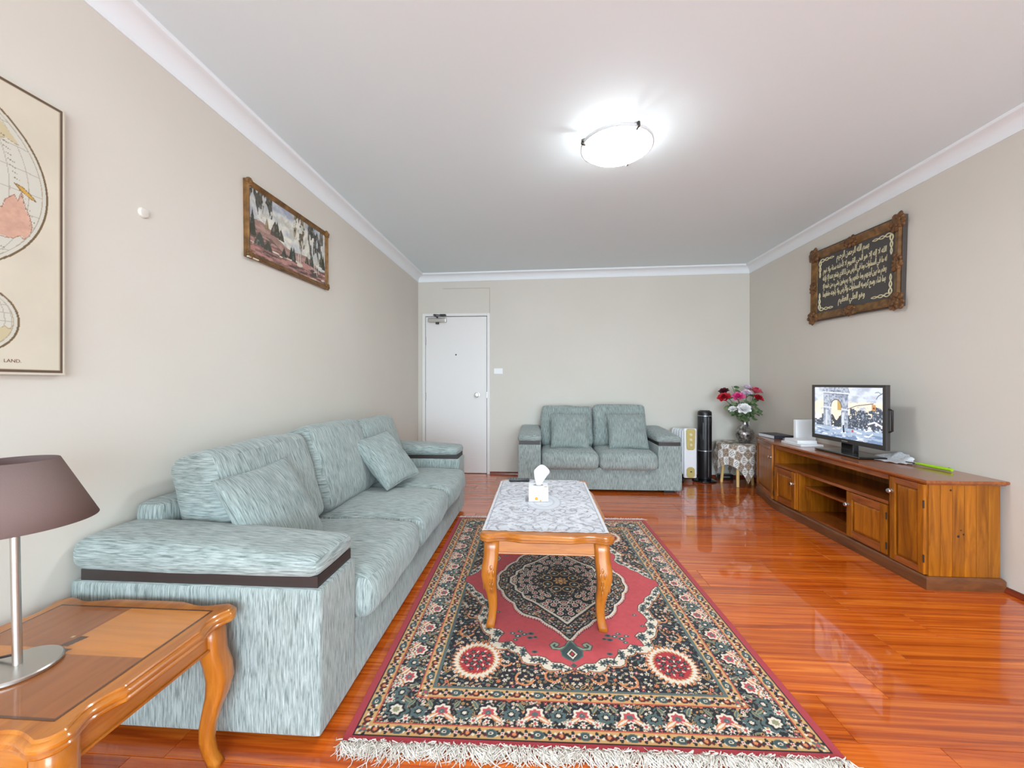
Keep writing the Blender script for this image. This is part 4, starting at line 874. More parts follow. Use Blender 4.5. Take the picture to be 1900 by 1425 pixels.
# ---------------------------------------------------------------- television cabinet
CXF, CXB, CZT = 2.19, 2.578, 0.618
cb = thing('tv_cabinet', 'long varnished pine television cabinet along the wall', 'cabinet', (2.38, 3.40, 0))
def W2L(m):        # builders below use room coordinates
    return m
class CB(MB):
    def build(s, name, mat, parent=None, smooth=False, uv=None, fix=True):
        off = Vector((2.38, 3.40, 0)); s.v = [tuple(Vector(p) - off) for p in s.v]; return super().build(name, mat, parent, smooth, uv, fix)
def off_poly(poly, d):
    n = len(poly); out = []
    for i in range(n):
        a, b, c = Vector(poly[i - 1]), Vector(poly[i]), Vector(poly[(i + 1) % n]); n1 = Vector(((b - a).y, -(b - a).x)).normalized(); n2 = Vector(((c - b).y, -(c - b).x)).normalized(); k = n1 + n2; k = k / max(0.3, k.length_squared) * 2
        out.append((b.x + k.x * d, b.y + k.y * d))
    return out
FA, FB = (CXF, 3.885), (2.322, 4.415)
body = [(CXF, 2.41), (CXB, 2.41), (CXB, FB[1]), FB, FA]       # counter-clockwise seen from above
tpoly = body
CB().loft([[(x, y, z) for x, y in off_poly(tpoly, o)] for o, z in [(0.006, 0.590), (0.012, 0.592), (0.016, 0.598), (0.022, 0.601), (0.025, 0.607), (0.024, 0.614), (0.020, CZT)]]).build('top', M['pine_y'], cb, True)
CB().loft([[(x, y, z) for x, y in off_poly(body, o)] for o, z in [(0.014, 0.0), (0.014, 0.058), (0.010, 0.066), (0.003, 0.072), (-0.02, 0.072)]]).build('plinth', M['plinth'], cb, True)
CB().prism(off_poly(body, -0.012), 0.070, 0.086).build('bottom_shelf', M['pine_y'], cb)
# near end: vertical tongue-and-groove boards
ex = np.linspace(CXF + 0.012, CXB, 7)
for a, b in zip(ex[:-1], ex[1:]):
    CB().box(a + 0.0008, b - 0.0008, 2.412, 2.430, 0.072, 0.592, 0.0022).build('end_board', M['pine_z'], cb)
kn_ = M['knot']
for (x, z, r) in [(2.318, 0.560, 0.006), (2.358, 0.300, 0.0075), (2.386, 0.312, 0.0055), (2.372, 0.335, 0.004)]:
    CB().lathe([(0, 0), (r, 0), (r * 0.8, 0.0012), (0, 0.0015)], 10, (x, 2.4118, z), R90).build('knot', kn_, cb)
# back boards
by = np.linspace(2.43, 4.40, 21)
for a, b in zip(by[:-1], by[1:]): CB().box(CXB - 0.012, CXB - 0.002, a + 0.001, b - 0.001, 0.086, 0.592).build('back_board', M['pine_z'], cb)
# far end panel and dividers
CB().box(FB[0] + 0.004, CXB, FB[1] - 0.018, FB[1] - 0.002, 0.072, 0.592).build('end_panel', M['pine_z'], cb)
for (y0, y1, z0, z1) in [(2.640, 2.658, 0.086, 0.592), (3.862, 3.880, 0.086, 0.592), (3.525, 3.545, 0.086, 0.402), (2.990, 3.004, 0.086, 0.402)]:
    CB().box(CXF + 0.004, CXB - 0.012, y0, y1, z0, z1, 0.001).build('divider', M['pine_z'], cb)
CB().box(CXF - 0.002, CXB - 0.012, 2.658, 3.862, 0.402, 0.424, 0.003).build('shelf', M['pine_y'], cb)
CB().box(CXF + 0.045, CXB - 0.012, 3.004, 3.525, 0.284, 0.300, 0.002).build('small_shelf', M['pine_y'], cb)
CB().box(CXF, CXF + 0.018, 2.658, 3.862, 0.560, 0.592, 0.002).build('top_rail', M['pine_y'], cb)
CB().box(CXF - 0.001, CXF + 0.016, 3.545, 3.562, 0.086, 0.402, 0.001).build('stile', M['pine_z'], cb)
def cab_door(name, P0, P1, z0, z1, knob_at, hinge_at, knob_z, raised=True):
    """door between floor points P0 -> P1 (room side lies on the left of P0->P1)"""
    P0 = Vector(P0); P1 = Vector(P1); d = (P1 - P0); L_ = d.length; d.normalize(); nn = Vector((-d.y, d.x))
    def pt(s, o, z): q = P0 + d * s + nn * o; return (q.x, q.y, z)
    def bx(s0, s1, o0, o1, a, b, bev=0.0):
        m = MB(); m.box(s0, s1, o0, o1, a, b, bev); return CB().add([pt(*p) for p in m.v], m.f)
    st = 0.05 if L_ > 0.25 else 0.038
    dr_ = bx(0.002, L_ - 0.002, -0.014, -0.004, z0 + 0.002, z1 - 0.002).build(name, M['pine_z'], cb)
    bx(0.002, st, -0.006, 0.010, z0 + 0.002, z1 - 0.002, 0.002).build('door_stile', M['pine_z'], dr_); bx(L_ - st, L_ - 0.002, -0.006, 0.010, z0 + 0.002, z1 - 0.002, 0.002).build('door_stile', M['pine_z'], dr_)
    bx(st, L_ - st, -0.006, 0.010, z0 + 0.002, z0 + st, 0.002).build('door_rail', M['pine_y'], dr_); bx(st, L_ - st, -0.006, 0.010, z1 - st, z1 - 0.002, 0.002).build('door_rail', M['pine_y'], dr_)
    rings = []
    for ins, o in [(0.0, -0.004), (0.003, -0.002), (0.016, 0.0045), (0.020, 0.005)]: rings.append([pt(a, o, b) for a, b in [(st + ins, z0 + st + ins), (L_ - st - ins, z0 + st + ins), (L_ - st - ins, z1 - st - ins), (st + ins, z1 - st - ins)]])
    CB().loft(rings).build('door_panel', M['pine_z'], dr_)
    ks = 0.020 if knob_at == 0 else L_ - 0.020; ang = math.atan2(nn.y, nn.x); Rm = Matrix.Rotation(ang, 3, 'Z') @ Matrix.Rotation(PI / 2, 3, 'Y')
    CB().lathe([(0, 0), (0.011, 0), (0.011, 0.003), (0.006, 0.005), (0.006, 0.012), (0.013, 0.017), (0.0155, 0.023), (0.012, 0.028), (0, 0.029)], 20, pt(ks, 0.010, knob_z), Rm).build('knob', M['chrome'], dr_, True)
    hs = L_ - 0.001 if hinge_at else 0.001
    for hz in (z0 + (z1 - z0) * 0.18, z0 + (z1 - z0) * 0.78):
        CB().tube([pt(hs, 0.011, hz - 0.022), pt(hs, 0.011, hz + 0.022)], 0.0042, 8).build('hinge', M['darkmetal'], dr_)
    # dr_ is offset-free child: parts share its frame
cab_door('tall_door', (CXF, 2.416), (CXF, 2.640), 0.076, 0.590, 1, 0, 0.500)
cab_door('small_door', (CXF, 2.660), (CXF, 2.990), 0.086, 0.400, 1, 0, 0.310)
cab_door('small_door', (CXF, 3.562), (CXF, 3.862), 0.086, 0.400, 0, 1, 0.300)
cab_door('tall_door', (FA[0] + 0.004, FA[1] + 0.016), FB, 0.076, 0.590, 0, 1, 0.470)

# ---------------------------------------------------------------- television
tv = thing('television', 'flat television switched on, showing a stone arch, on the pine cabinet', 'television', (2.395, 3.250, CZT))
TW, TZ0, TZ1 = 0.368, 0.085, 0.535
MB().box(-0.030, -0.008, -TW, TW, TZ0, TZ1, 0.003).build('case', M['bezel'], tv)
rbox((0.006, 0, (TZ0 + TZ1) / 2), (0.05, 2 * TW - 0.14, TZ1 - TZ0 - 0.12), 0.02, 7).build('back_housing', M['black'], tv, 'all')
for (y0, y1, z0, z1) in [(-TW, TW, TZ1 - 0.020, TZ1), (-TW, TW, TZ0, TZ0 + 0.034), (-TW, -TW + 0.026, TZ0 + 0.034, TZ1 - 0.020), (TW - 0.026, TW, TZ0 + 0.034, TZ1 - 0.020)]:
    MB().box(-0.038, -0.028, y0, y1, z0, z1, 0.002).build('bezel', M['bezel'], tv)
def tv_col(u, v):
    X = u * 16; Y = v * 9; p = Paint(X, Y, (214, 220, 232)); n = fbm(X * 0.7, Y * 1.5, 3); n2 = fbm(X * 3, Y * 3, 8); p.put(np.clip((n - 0.45) * 4, 0, 1), (176, 184, 200)); p.put((Y < 6.6) & (Y > 4) & (n < 0.6), (250, 226, 196), 0.75); p.put((Y < 5.0) & (n2 > 0.2), (252, 238, 216), 0.4)
    tr = 3.2 + 1.7 * fbm(X * 0.55, X * 0 + 2, 5) - 0.8 * (X < 2) ; tr = np.where(X > 9, tr + 1.3, tr); p.put((Y < tr) & (n2 > 0.34), (78, 84, 96)); p.put((Y < tr) & (n2 > 0.66), (150, 160, 178))
    p.put(Y < 2.2, (164, 180, 202)); p.put((Y < 2.2) & (fbm(X * 0.8, Y * 3, 12) > 0.62), (226, 232, 242)); p.put((Y < 1.3) & (fbm(X * 0.6, Y * 3, 22) < 0.42), (120, 140, 172)); p.put((Y < 2.3) & (Y > 1.85) & (n2 > 0.5), (84, 92, 108))
    def q(poly, c): p.put(in_poly(X, Y, poly), c)
    q([(2.4, 1.9), (2.4, 8.2), (2.0, 8.3), (2.6, 9.0), (8.6, 9.0), (9.0, 8.1), (8.6, 7.9), (8.6, 1.9)], (150, 158, 174)); st = in_poly(X, Y, [(2.5, 1.9), (2.5, 9), (8.5, 9), (8.5, 1.9)]); p.put(st & (n2 > 0.55), (184, 192, 206)); p.put(st & (n2 < 0.33), (112, 120, 138))
    q([(2.1, 8.0), (2.1, 8.25), (8.9, 8.05), (8.9, 7.8)], (214, 218, 226)); q([(2.4, 7.85), (2.4, 7.95), (8.7, 7.72), (8.7, 7.6)], (110, 116, 132)); q([(2.3, 5.2), (2.3, 5.5), (4.5, 5.45), (4.5, 5.15)], (210, 214, 224)); q([(6.9, 5.0), (6.9, 5.3), (8.7, 5.2), (8.7, 4.9)], (210, 214, 224))
    arch = ((np.abs(X - 5.7) < 1.25) & (Y < 5.5) & (Y > 1.9)) | (np.hypot(X - 5.7, (Y - 5.5)) < 1.25); p.put(arch, (250, 232, 204)); p.put(arch & (X > 6.0) & (Y > 4.9), (196, 160, 96)); p.put(arch & (Y < 3.6 + 0.5 * np.sin(X * 3)) & (n2 > 0.3), (70, 76, 84)); a2 = np.hypot(X - 5.7, Y - 5.5); p.put((np.abs(a2 - 1.32) < 0.10) & (Y > 5.4), (96, 100, 112))
    q([(3.0, 2.0), (3.0, 4.8), (3.5, 4.8), (3.5, 2.0)], (206, 212, 222)); q([(7.2, 2.0), (7.2, 4.6), (7.6, 4.6), (7.6, 2.0)], (212, 218, 226))
    d, _ = seg_dist(X, Y, [(8.4, 5.2), (10.5, 5.9), (14.0, 6.4)]); p.put(d < 0.06, (80, 84, 92)); q([(13.7, 5.3), (13.7, 6.3), (14.5, 6.2), (14.5, 5.2)], (196, 146, 96)); q([(13.9, 5.5), (13.9, 5.8), (14.3, 5.8), (14.3, 5.5)], (120, 70, 50))
    d, _ = seg_dist(X, Y, [(13.0, 3.0), (14.2, 3.4), (15.6, 2.9)]); p.put(d < 0.14, (236, 238, 244)); q([(12.8, 0.9), (13.9, 1.6), (14.0, 1.4), (13.0, 0.8)], (240, 240, 244)); q([(7.4, 1.0), (7.3, 2.3), (7.6, 2.4), (7.8, 1.1)], (40, 40, 48)); q([(9.4, 1.3), (9.4, 1.7), (9.8, 1.7), (9.8, 1.3)], (190, 80, 70))
    d, _ = seg_dist(X, Y, [(16, 8.2), (15.0, 7.7), (14.6, 7.2)]); p.put(d < 0.06, (70, 74, 84)); d, _ = seg_dist(X, Y, [(15.6, 8.0), (15.0, 8.3), (14.4, 8.2)]); p.put(d < 0.05, (90, 94, 104))
    return p.c
grid_print('screen', 288, 162, lambda u, v: (0 * u - 0.0302, (TW - 0.026) - u * 2 * (TW - 0.026), TZ0 + 0.034 + v * (TZ1 - TZ0 - 0.054)), tv_col, M['screen'], tv)
MB().box(-0.022, 0.022, -0.060, 0.060, 0.012, TZ0 + 0.02, 0.006).build('neck', M['glossblack'], tv)
rbox((-0.01, 0, 0.008), (0.20, 0.46, 0.014), 0.006, 9).build('stand', M['glossblack'], tv, 'all')
MB().tube([(-0.016, -TW + 0.002, 0.37), (-0.010, -TW - 0.016, 0.362), (-0.010, -TW - 0.016, 0.222), (-0.016, -TW + 0.002, 0.212)], 0.0075, 8).build('side_handle', M['black'], tv, True)
MB().box(-0.0386, -0.0378, -0.03, 0.03, TZ0 + 0.012, TZ0 + 0.020).build('badge', M['nickel'], tv)

# ---------------------------------------------------------------- things on the cabinet
Zc = CZT + 0.0005
wb_ = thing('router_box', 'tall white plastic box standing on the cabinet behind the television', 'box', (2.475, 3.90, Zc), (0, 0, 0.10))
rbox((0, 0, 0.105), (0.19, 0.04, 0.21), 0.008, 7).build('case', M['white'], wb_, 'all')
MB().box(-0.05, 0.05, -0.024, -0.018, 0.0, 0.006).build('foot_pad', M['black'], wb_)
def book(name, label, cat, loc, rz, w_, d_, h_, cover, pages, spine='y0'):
    t = thing(name, label, cat, loc, (0, 0, rz)); c = 0.003
    MB().box(-w_ / 2, w_ / 2, -d_ / 2, d_ / 2, 0, c, 0.0006).build('cover', cover, t); MB().box(-w_ / 2, w_ / 2, -d_ / 2, d_ / 2, h_ - c, h_, 0.0006).build('cover', cover, t)
    MB().box(-w_ / 2, w_ / 2, -d_ / 2, -d_ / 2 + c, c, h_ - c).build('spine', cover, t); MB().box(-w_ / 2 + 0.004, w_ / 2 - 0.004, -d_ / 2 + c, d_ / 2 - 0.004, c, h_ - c).build('pages', pages, t)
    return t
navy = plain('navy_cover', S(52, 54, 66), 0.45); grey = plain('grey_cover', S(120, 118, 116), 0.5)
book('book', 'thick black covered book at the far end of the cabinet top', 'book', (2.395, 4.220, Zc), 0.06, 0.19, 0.26, 0.034, navy, M['paper'])
book('book', 'thin grey covered book lying between the black book and the white cases', 'book', (2.455, 4.00, Zc), -0.04, 0.17, 0.13, 0.014, grey, M['paper'])
def case_box(label, loc, rz, sx, sy, sz):
    t = thing('white_case', label, 'case', loc, (0, 0, rz)); MB().box(-sx / 2, sx / 2, -sy / 2, sy / 2, 0, sz * 0.48, 0.002).build('tray', M['white'], t); MB().box(-sx / 2, sx / 2, -sy / 2, sy / 2, sz * 0.52, sz, 0.002).build('lid', M['white'], t)
    MB().box(-sx / 2 + 0.002, sx / 2 - 0.002, -sy / 2 + 0.002, sy / 2 - 0.002, sz * 0.47, sz * 0.53).build('seam', grey, t); return t
case_box('wide flat white case, under the smaller white case near the television stand', (2.345, 3.735, Zc), 0.02, 0.19, 0.27, 0.018)
case_box('smaller white case stacked on the wide white case', (2.350, 3.760, Zc + 0.0185), -0.05, 0.16, 0.20, 0.026)
# crumpled white lace doily and lime green stick
def doily_pos(u, v):
    a = u * 2 * PI; r = v * (1 + 0.05 * np.sin(a * 16)); x = r * np.cos(a) * 0.095; y_ = r * np.sin(a) * 0.165; back = np.clip((x + 0.01) / 0.10, 0, 1)
    return x, y_, 0.002 + 0.050 * back ** 1.4 * np.clip(1 - np.abs(y_) / 0.17, 0, 1) ** 0.5 + 0.004 * v * np.abs(np.sin(a * 7)) + 0.004 * np.sin(y_ * 60) * back
def doily_col(u, v): p = Paint(u, v, (236, 238, 242)); p.put(fbm(u * 90, v * 24, 4) > 0.62, (206, 210, 216)); return p.c
dy = grid_print('lace_doily', 96, 24, doily_pos, doily_col, M['lace'], None, True); dy.location = (2.485, 3.015, Zc); tag(dy, 'rumpled white lace doily beside the television stand', 'doily')
gs = thing('lighter', 'lime green gas lighter lying at the end of the cabinet top', 'lighter', (2.515, 2.735, Zc + 0.004), (0, 0, PI / 2 + 0.10))
MB().tube([(-0.115, 0, 0.010), (-0.02, 0, 0.009), (0.05, 0, 0.010), (0.085, 0, 0.011), (0.10, 0, 0.010)], [0.010, 0.0105, 0.0085, 0.006, 0.005], 12).build('handle', M['lime'], gs, True)
MB().lathe([(0, -0.0008), (0.004, -0.0008), (0.004, 0.0008), (0, 0.0008)], 10, (-0.098, 0, 0.0205)).build('eyelet', M['black'], gs)
MB().tube([(0.095, 0, 0.010), (0.16, 0.004, 0.007)], 0.0035, 8).build('nozzle', M['darkmetal'], gs)

# ---------------------------------------------------------------- draped side table with flowers
SX, SY, SR, SZ = 2.335, 4.845, 0.232, 0.470
st_ = thing('side_table', 'small round table with pale beech legs, under a lace cloth in the corner', 'table', (SX, SY, 0))
MB().lathe([(0, SZ - 0.022), (SR - 0.004, SZ - 0.022), (SR, SZ - 0.018), (SR, SZ - 0.004), (SR - 0.004, SZ), (0, SZ)], 40).build('top', M['legwood'], st_, True)
for (lx, ly) in [(-0.105, -0.200), (-0.175, 0.045), (0.175, 0.140), (0.11, -0.10)]:
    MB().tube([(lx, ly, 0), (lx * 0.78, ly * 0.78, SZ - 0.022)], [0.016, 0.022], 14).build('leg', M['legwood'], st_, True)
HS = 0.475
def cloth_pos(u, v):
    a = (u - 0.5) * 2 * HS; b = (v - 0.5) * 2 * HS; rho = np.hypot(a, b) + 1e-6; th = np.arctan2(b, a); k = PI / 4 + math.radians(4); an = th - k - PI / 2 * 0
    over = np.clip(rho - SR - 0.003, 0, None); fold = np.clip(over / 0.15, 0, 1); rad = np.where(over > 0, SR + 0.004 + 0.006 * np.clip(over / 0.02, 0, 1) + fold * (0.012 + 0.010 * np.sin(th * 9 + 1.0)), rho)
    z = SZ + 0.0015 - np.where(over > 0, np.clip(over - 0.006, 0, None) * 0.97 + 0.003 * np.clip(over / 0.006, 0, 1), 0); z = np.maximum(z, 0.003); rad = np.minimum(rad, 0.262)
    return rad * np.cos(an), rad * np.sin(an), z
def cloth_col(u, v):
    a = u * 10; b = v * 10; ia, ib = np.floor(a).astype(int), np.floor(b).astype(int); x, y_ = a - ia - 0.5, b - ib - 0.5; p = Paint(u, v, (150, 130, 112)); ev = (ia + ib) % 2 == 0; p.put(ev, (246, 244, 240)); q = np.hypot(x, y_); t = np.arctan2(y_, x)
    p.put(ev & (np.abs(q - 0.28 - 0.06 * np.cos(4 * t)) < 0.04), (150, 140, 130)); p.put(ev & (q < 0.10), (170, 160, 150)); p.put(~ev & (q < 0.34 + 0.08 * np.cos(4 * t)), (186, 168, 148)); p.put(~ev & (q < 0.20), (132, 110, 92)); p.put(~ev & (q < 0.09), (206, 192, 172)); p.put(np.maximum(np.abs(x), np.abs(y_)) > 0.46, (208, 202, 194)); p.put(fbm(u * 120, v * 120, 5) > 0.64, (120, 106, 96), 0.6); return p.c
cc = grid_print('table_cloth', 110, 110, cloth_pos, cloth_col, M['lace'], None, True); cc.location = (SX, SY, 0); tag(cc, 'square patchwork lace cloth draped over the small corner table', 'tablecloth')
vs_ = thing('vase', 'silver mosaic bulb vase standing on the lace covered corner table', 'vase', (2.405, 4.845, SZ + 0.0035))
prof = [(0, 0), (0.056, 0), (0.060, 0.006), (0.058, 0.014), (0.066, 0.024), (0.088, 0.055), (0.100, 0.090), (0.098, 0.120), (0.080, 0.155), (0.056, 0.185), (0.040, 0.210), (0.036, 0.235), (0.042, 0.262), (0.046, 0.268), (0.040, 0.264), (0.033, 0.235), (0.030, 0.20), (0, 0.19)]
mz, nt, bs = new_mat('silver_mosaic'); vo = nt.nodes.new('ShaderNodeTexVoronoi'); vo.inputs['Scale'].default_value = 48; tc = nt.nodes.new('ShaderNodeTexCoord'); nt.links.new(tc.outputs['Object'], vo.inputs['Vector'])
rr = ramp(nt, vo.outputs['Color'], [(0.1, S(92, 86, 84)), (0.5, S(150, 146, 144)), (0.9, S(208, 204, 202))]); nt.links.new(rr.outputs['Color'], bs.inputs['Base Color']); bs.inputs['Metallic'].default_value = 0.75; bs.inputs['Roughness'].default_value = 0.22
bp = nt.nodes.new('ShaderNodeBump'); bp.inputs['Strength'].default_value = 0.5; bp.inputs['Distance'].default_value = 0.004; nt.links.new(vo.outputs['Distance'], bp.inputs['Height']); nt.links.new(bp.outputs['Normal'], bs.inputs['Normal'])
MB().lathe(prof, 40).build('body', mz, vs_, 'all'); MB().lathe([(0, -0.0005), (0.062, -0.0005), (0.062, 0.006), (0, 0.006)], 32).build('foot_ring', M['black'], vs_)
NECK = Vector((2.405, 4.845, SZ + 0.235))
def flower(label, p, r, cols, kind, seed, nleaf=4):
    rr = random.Random(seed); p = Vector(p); t = thing('flower', label, 'flower', tuple(NECK), (0, 0, 0), 'flowers in the silver vase'); d = p - NECK; mid = d * 0.5 + Vector((0, 0, 0.03)); ax = (d * 0.6 + Vector((0, -0.10, 0.10))).normalized(); Rm = Vector((0, 0, 1)).rotation_difference(ax).to_matrix()
    MB().tube([(0.0 + d.x * 0.02, d.y * 0.02, -0.03), tuple(mid * 0.5), tuple(mid), tuple(d - ax * r * 0.4)], 0.0032, 6).build('stem', M['stem'], t)
    if kind == 'leaf': return t, d
    for L_, (n, rad, tilt, s) in enumerate([(3, 0.10, 0.25, 0.42), (5, 0.28, 0.65, 0.58), (7, 0.42, 1.05, 0.66)]):
        m = MB()
        for k in range(n):
            a = k * 2 * PI / n + L_ * 0.5 + rr.uniform(-.15, .15); vsx = []; N = 5; tl_ = tilt + rr.uniform(-.12, .12)
            for j in range(N + 1):
                for i in range(N + 1):
                    u = i / N * 2 - 1; v = j / N; wd = s * r * math.sin(PI * (0.12 + 0.80 * v)) ; x = u * wd * 0.85; up = v * s * r * 1.5; o = rad * r * 0.4 + up * math.sin(tl_ * (0.5 + 0.6 * v)); z = up * math.cos(tl_ * (0.5 + 0.6 * v)) - 0.15 * r * L_ + 0.10 * r * u * u; q = Vector((o - 0.25 * x * x / r, x, z)); q = Matrix.Rotation(a, 3, 'Z') @ q; vsx.append(tuple(d + Rm @ q))
            m.add(vsx, [(j * (N + 1) + i, j * (N + 1) + i + 1, (j + 1) * (N + 1) + i + 1, (j + 1) * (N + 1) + i) for j in range(N) for i in range(N)])
        o = m.build('petals', cols[min(L_, len(cols) - 1)], t, 'all', fix=False); o['kind'] = 'stuff'
    return t, d
def leaves(t, d, n, seed, L_=0.075):
    rr = random.Random(seed)
    for k in range(n):
        f = rr.uniform(0.35, 0.98); b = d * f; a = rr.uniform(0, 2 * PI); dr_ = Vector((math.cos(a), math.sin(a) * 0.7, rr.uniform(-0.3, 0.7))).normalized(); sd = dr_.cross(Vector((0.1, -0.9, 0.4))).normalized(); le = L_ * rr.uniform(0.7, 1.2); wd = le * 0.30; up = dr_.cross(sd) * 0.15 * le; pts = [b]
        vv = []; N = 5
        for j in range(N + 1):
            t_ = j / N; w_ = wd * math.sin(PI * (0.06 + 0.92 * t_)); c = b + dr_ * (0.012 + le * t_) + up * math.sin(PI * t_) - Vector((0, 0, 0.25 * le * t_ * t_)); vv += [tuple(c - sd * w_), tuple(c + up * 0.25), tuple(c + sd * w_)]
        fs = []
        for j in range(N): fs += [(j * 3, j * 3 + 1, j * 3 + 4, j * 3 + 3), (j * 3 + 1, j * 3 + 2, j * 3 + 5, j * 3 + 4)]
        MB().add(vv, fs).build('leaf', M['leaf'], t, 'all', fix=False)
def pm(n, *c): return plain(n, S(*c), 0.6)
WH = [pm('white_petal', 232, 228, 224), pm('white_petal_outer', 246, 244, 244)]; PW = [pm('blush_petal', 226, 190, 206), pm('lilac_petal', 232, 216, 232)]; MG = [pm('magenta_petal', 206, 30, 110), pm('pink_petal', 232, 90, 150)]; RD = [pm('red_petal_core', 130, 8, 24), pm('red_petal', 196, 16, 40)]; MR = [pm('maroon_petal', 84, 20, 36)]; CO = [pm('coral_core', 190, 40, 80), pm('coral_petal', 226, 110, 128)]
FL = [('red rose bending out towards the tower fan, lowest on that side', (2.135, 4.76, 1.000), 0.062, RD, 1), ('dark maroon rose above the red rose on the fan side', (2.175, 4.86, 1.070), 0.050, MR, 2), ('bright magenta peony in the middle of the bouquet', (2.262, 4.70, 1.010), 0.060, MG, 3), ('pale lilac peony under the topmost blossom', (2.385, 4.76, 1.055), 0.046, PW, 4), ('pale blush peony at the top of the bouquet', (2.440, 4.86, 1.115), 0.046, PW, 5), ('coral pink peony reaching over the cabinet', (2.505, 4.80, 1.075), 0.060, CO, 6), ('deep red rose below the coral peony', (2.510, 4.76, 0.995), 0.050, RD, 7), ('large white peony at the front of the bouquet', (2.305, 4.66, 0.880), 0.060, WH, 8), ('small white bud hanging at the fan side of the vase', (2.225, 4.75, 0.870), 0.036, WH, 9)]
for (lb, p_, r, c, s) in FL:
    t, d = flower(lb, p_, r * 1.18, c, 'bloom', s); leaves(t, d, 5, s * 7)
for (lb, p_, s) in [('leafy green sprig rising above the magenta peony', (2.275, 4.88, 1.150), 31), ('leafy green sprig drooping beside the white peony', (2.235, 4.72, 0.83), 32), ('leafy green sprig drooping towards the cabinet', (2.520, 4.74, 0.86), 33), ('leafy green sprig upright in the heart of the bouquet', (2.42, 4.72, 0.96), 34)]:
    t, d = flower(lb, p_, 0.03, None, 'leaf', s); t.name = 'leafy_sprig'; t['category'] = 'foliage'; t['group'] = 'sprigs in the silver vase'; leaves(t, d, 9, s, 0.085)
lf_ = MB()
vv = []
for j in range(7):
    t_ = j / 6; w_ = 0.018 * math.sin(PI * (0.05 + 0.92 * t_)); vv += [(-0.07 + 0.14 * t_, -w_, 0.004), (-0.07 + 0.14 * t_, 0, 0.001 + 0.006 * math.sin(PI * t_)), (-0.07 + 0.14 * t_, w_, 0.004)]
fs = []
for j in range(6): fs += [(j * 3, j * 3 + 1, j * 3 + 4, j * 3 + 3), (j * 3 + 1, j * 3 + 2, j * 3 + 5, j * 3 + 4)]
o = lf_.add(vv, fs).build('fallen_leaf', M['leaf'], None, 'all', fix=False); o.location = (2.245, 4.80, SZ + 0.0025); o.rotation_euler = (0, 0, 0.2); tag(o, 'single green leaf lying on the lace cloth beside the vase', 'leaf')
pb = thing('power_board', 'dark grey power box on the floor behind the legs of the corner table', 'power box', (2.27, 5.055, 0)); MB().box(-0.09, 0.09, -0.035, 0.035, 0, 0.055, 0.004).build('case', M['black'], pb); MB().box(-0.05, 0.05, -0.0365, -0.034, 0.018, 0.038).build('face_plate', grey, pb)

# ---------------------------------------------------------------- tower fan and oil heater
tf = thing('tower_fan', 'black tower fan on a round base beside the loveseat', 'fan', (1.985, 4.935, 0))
MB().lathe([(0, 0), (0.140, 0), (0.143, 0.005), (0.138, 0.014), (0.09, 0.022), (0.06, 0.030), (0, 0.030)], 44).build('base', M['glossblack'], tf, True)
MB().lathe([(0, 0.028), (0.074, 0.028), (0.078, 0.04), (0.079, 0.80), (0.077, 0.822), (0.070, 0.835), (0.05, 0.840), (0, 0.840)], 40).build('column', M['black'], tf, True)
slv = plain('silver_trim', S(176, 176, 180), 0.25, 0.7)
for z in (0.36, 0.775): MB().lathe([(0.0795, z), (0.081, z + 0.002), (0.081, z + 0.008), (0.0795, z + 0.010)], 40).build('trim_ring', slv, tf, True)
for k in range(13):
    a = math.radians(-150 + k * 9); MB().tube([(0.0805 * math.cos(a), 0.0805 * math.sin(a), 0.385), (0.0805 * math.cos(a), 0.0805 * math.sin(a), 0.765)], 0.0022, 5).build('grille_bar', M['glossblack'], tf)
a = math.radians(-122); MB().tube([(0.083 * math.cos(a), 0.083 * math.sin(a), 0.50), (0.083 * math.cos(a), 0.083 * math.sin(a), 0.70)], 0.004, 8).build('light_strip', slv, tf)
a = math.radians(-80); MB().tube([(0.0815 * math.cos(a), 0.0815 * math.sin(a), 0.06), (0.0815 * math.cos(a), 0.0815 * math.sin(a), 0.77)], 0.003, 8).build('chrome_strip', slv, tf)
MB().box(-0.045, 0.045, -0.04, 0.04, 0.8395, 0.846, 0.003).build('control_panel', M['glossblack'], tf)

oh = thing('oil_heater', 'white oil column heater with gold panels between loveseat and fan', 'heater', (1.775, 4.835, 0))
rbox((0, 0, 0.345), (0.150, 0.050, 0.585), 0.018, 9).build('end_cover', M['white'], oh, 'all')
def rr_poly(w_, z0, z1, r, taper=1.0):
    P = []
    for (cx, cz, a0) in [(w_ / 2 - r, z0 + r, -PI / 2), (w_ / 2 - r, z1 - r, 0), (-w_ / 2 + r, z1 - r, PI / 2), (-w_ / 2 + r, z0 + r, PI)]:
        for k in range(6): a = a0 + PI / 2 * k / 5; z = cz + r * math.sin(a); f = taper + (1 - taper) * (z - z0) / (z1 - z0); P.append(((cx + r * math.cos(a)) * f, z))
    return P
for (w_, z0, z1, r, tp, nm) in [(0.110, 0.385, 0.634, 0.03, 0.84, 'control_panel'), (0.094, 0.058, 0.185, 0.04, 1.0, 'lower_panel')]:
    P = rr_poly(w_, z0, z1, r, tp); MB().loft([[(x, -0.022, z) for x, z in P], [(x, -0.0285, z) for x, z in P], [(x * 0.94, -0.0315, (z - (z0 + z1) / 2) * 0.97 + (z0 + z1) / 2) for x, z in P]]).build(nm, M['gold'], oh, True)
dk = plain('dial_ivory', S(226, 214, 168), 0.4)
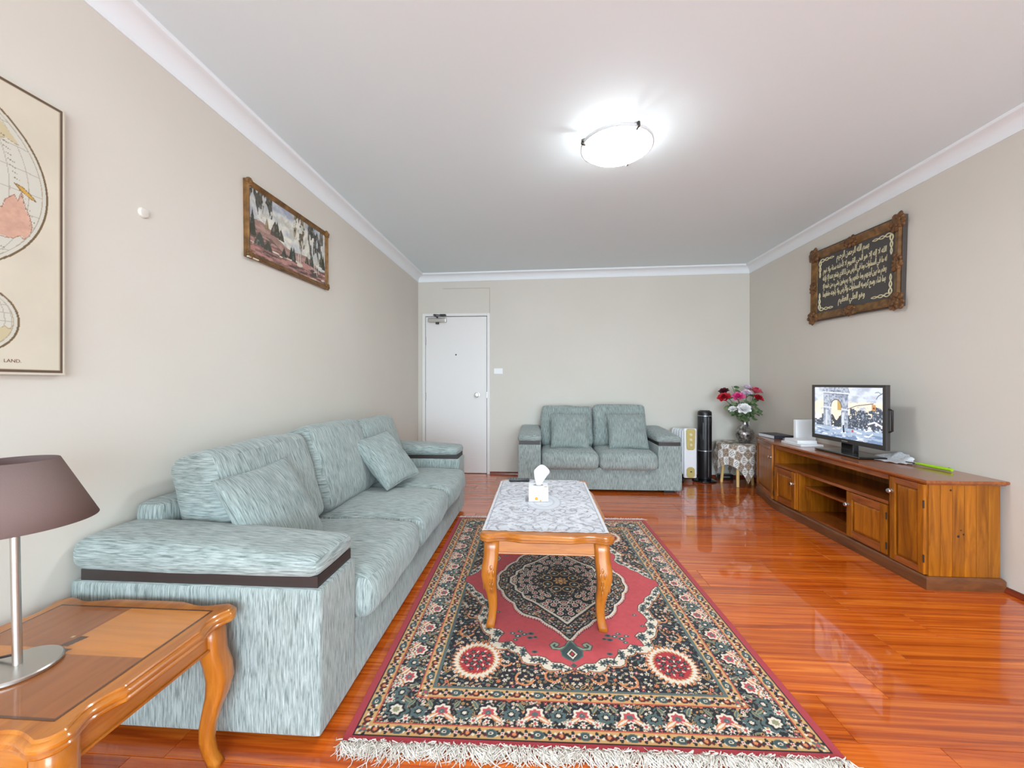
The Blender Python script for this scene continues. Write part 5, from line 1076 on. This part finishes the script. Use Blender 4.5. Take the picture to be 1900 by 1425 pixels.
for z in (0.565, 0.505, 0.445): MB().lathe([(0, 0), (0.017, 0), (0.016, 0.010), (0, 0.011)], 20, (0, -0.031, z), R90).build('dial', dk, oh, True)
MB().box(-0.006, 0.014, -0.034, -0.030, 0.125, 0.137).build('badge', M['darkmetal'], oh)
bd = Vector((-0.42, 0.90, 0)).normalized(); sd_ = Vector((bd.y, -bd.x, 0))
for k in range(5):
    c = bd * (0.045 + 0.040 * k); P = []
    for (x, z) in rr_poly(0.150, 0.085, 0.622, 0.035): P.append((x, z))
    MB().loft([[tuple(c + sd_ * x + bd * (-0.006) + Vector((0, 0, z))) for x, z in P], [tuple(c + sd_ * x + bd * 0.006 + Vector((0, 0, z))) for x, z in P]]).build('fin', M['white'], oh, True)
MB().tube([tuple(bd * 0.0 + Vector((0, 0, 0.52))), tuple(bd * 0.215 + Vector((0, 0, 0.52)))], 0.02, 12).tube([tuple(Vector((0, 0, 0.14))), tuple(bd * 0.215 + Vector((0, 0, 0.14)))], 0.02, 12)
MB().tube([tuple(Vector((0, 0, 0.14))), tuple(bd * 0.212 + Vector((0, 0, 0.14)))], 0.022, 12).build('oil_tube', M['white'], oh, True)
MB().tube([tuple(Vector((0, 0, 0.54))), tuple(bd * 0.212 + Vector((0, 0, 0.54)))], 0.022, 12).build('oil_tube', M['white'], oh, True)
for f in (0.02, 0.19):
    c = bd * f
    for s in (-1, 1):
        q = c + sd_ * 0.085 * s; MB().lathe([(0, -0.010), (0.022, -0.010), (0.025, -0.006), (0.025, 0.006), (0.022, 0.010), (0, 0.010)], 18, (q.x, q.y, 0.025), Matrix.Rotation(PI / 2, 3, 'Y')).build('castor', M['blackfoot'], oh, True)
    MB().tube([tuple(c + sd_ * -0.085 + Vector((0, 0, 0.045))), tuple(c + sd_ * 0.085 + Vector((0, 0, 0.045)))], 0.007, 8).build('axle', M['darkmetal'], oh); MB().tube([tuple(c + Vector((0, 0, 0.045))), tuple(c + Vector((0, 0, 0.10)))], 0.009, 8).build('axle_post', M['darkmetal'], oh)
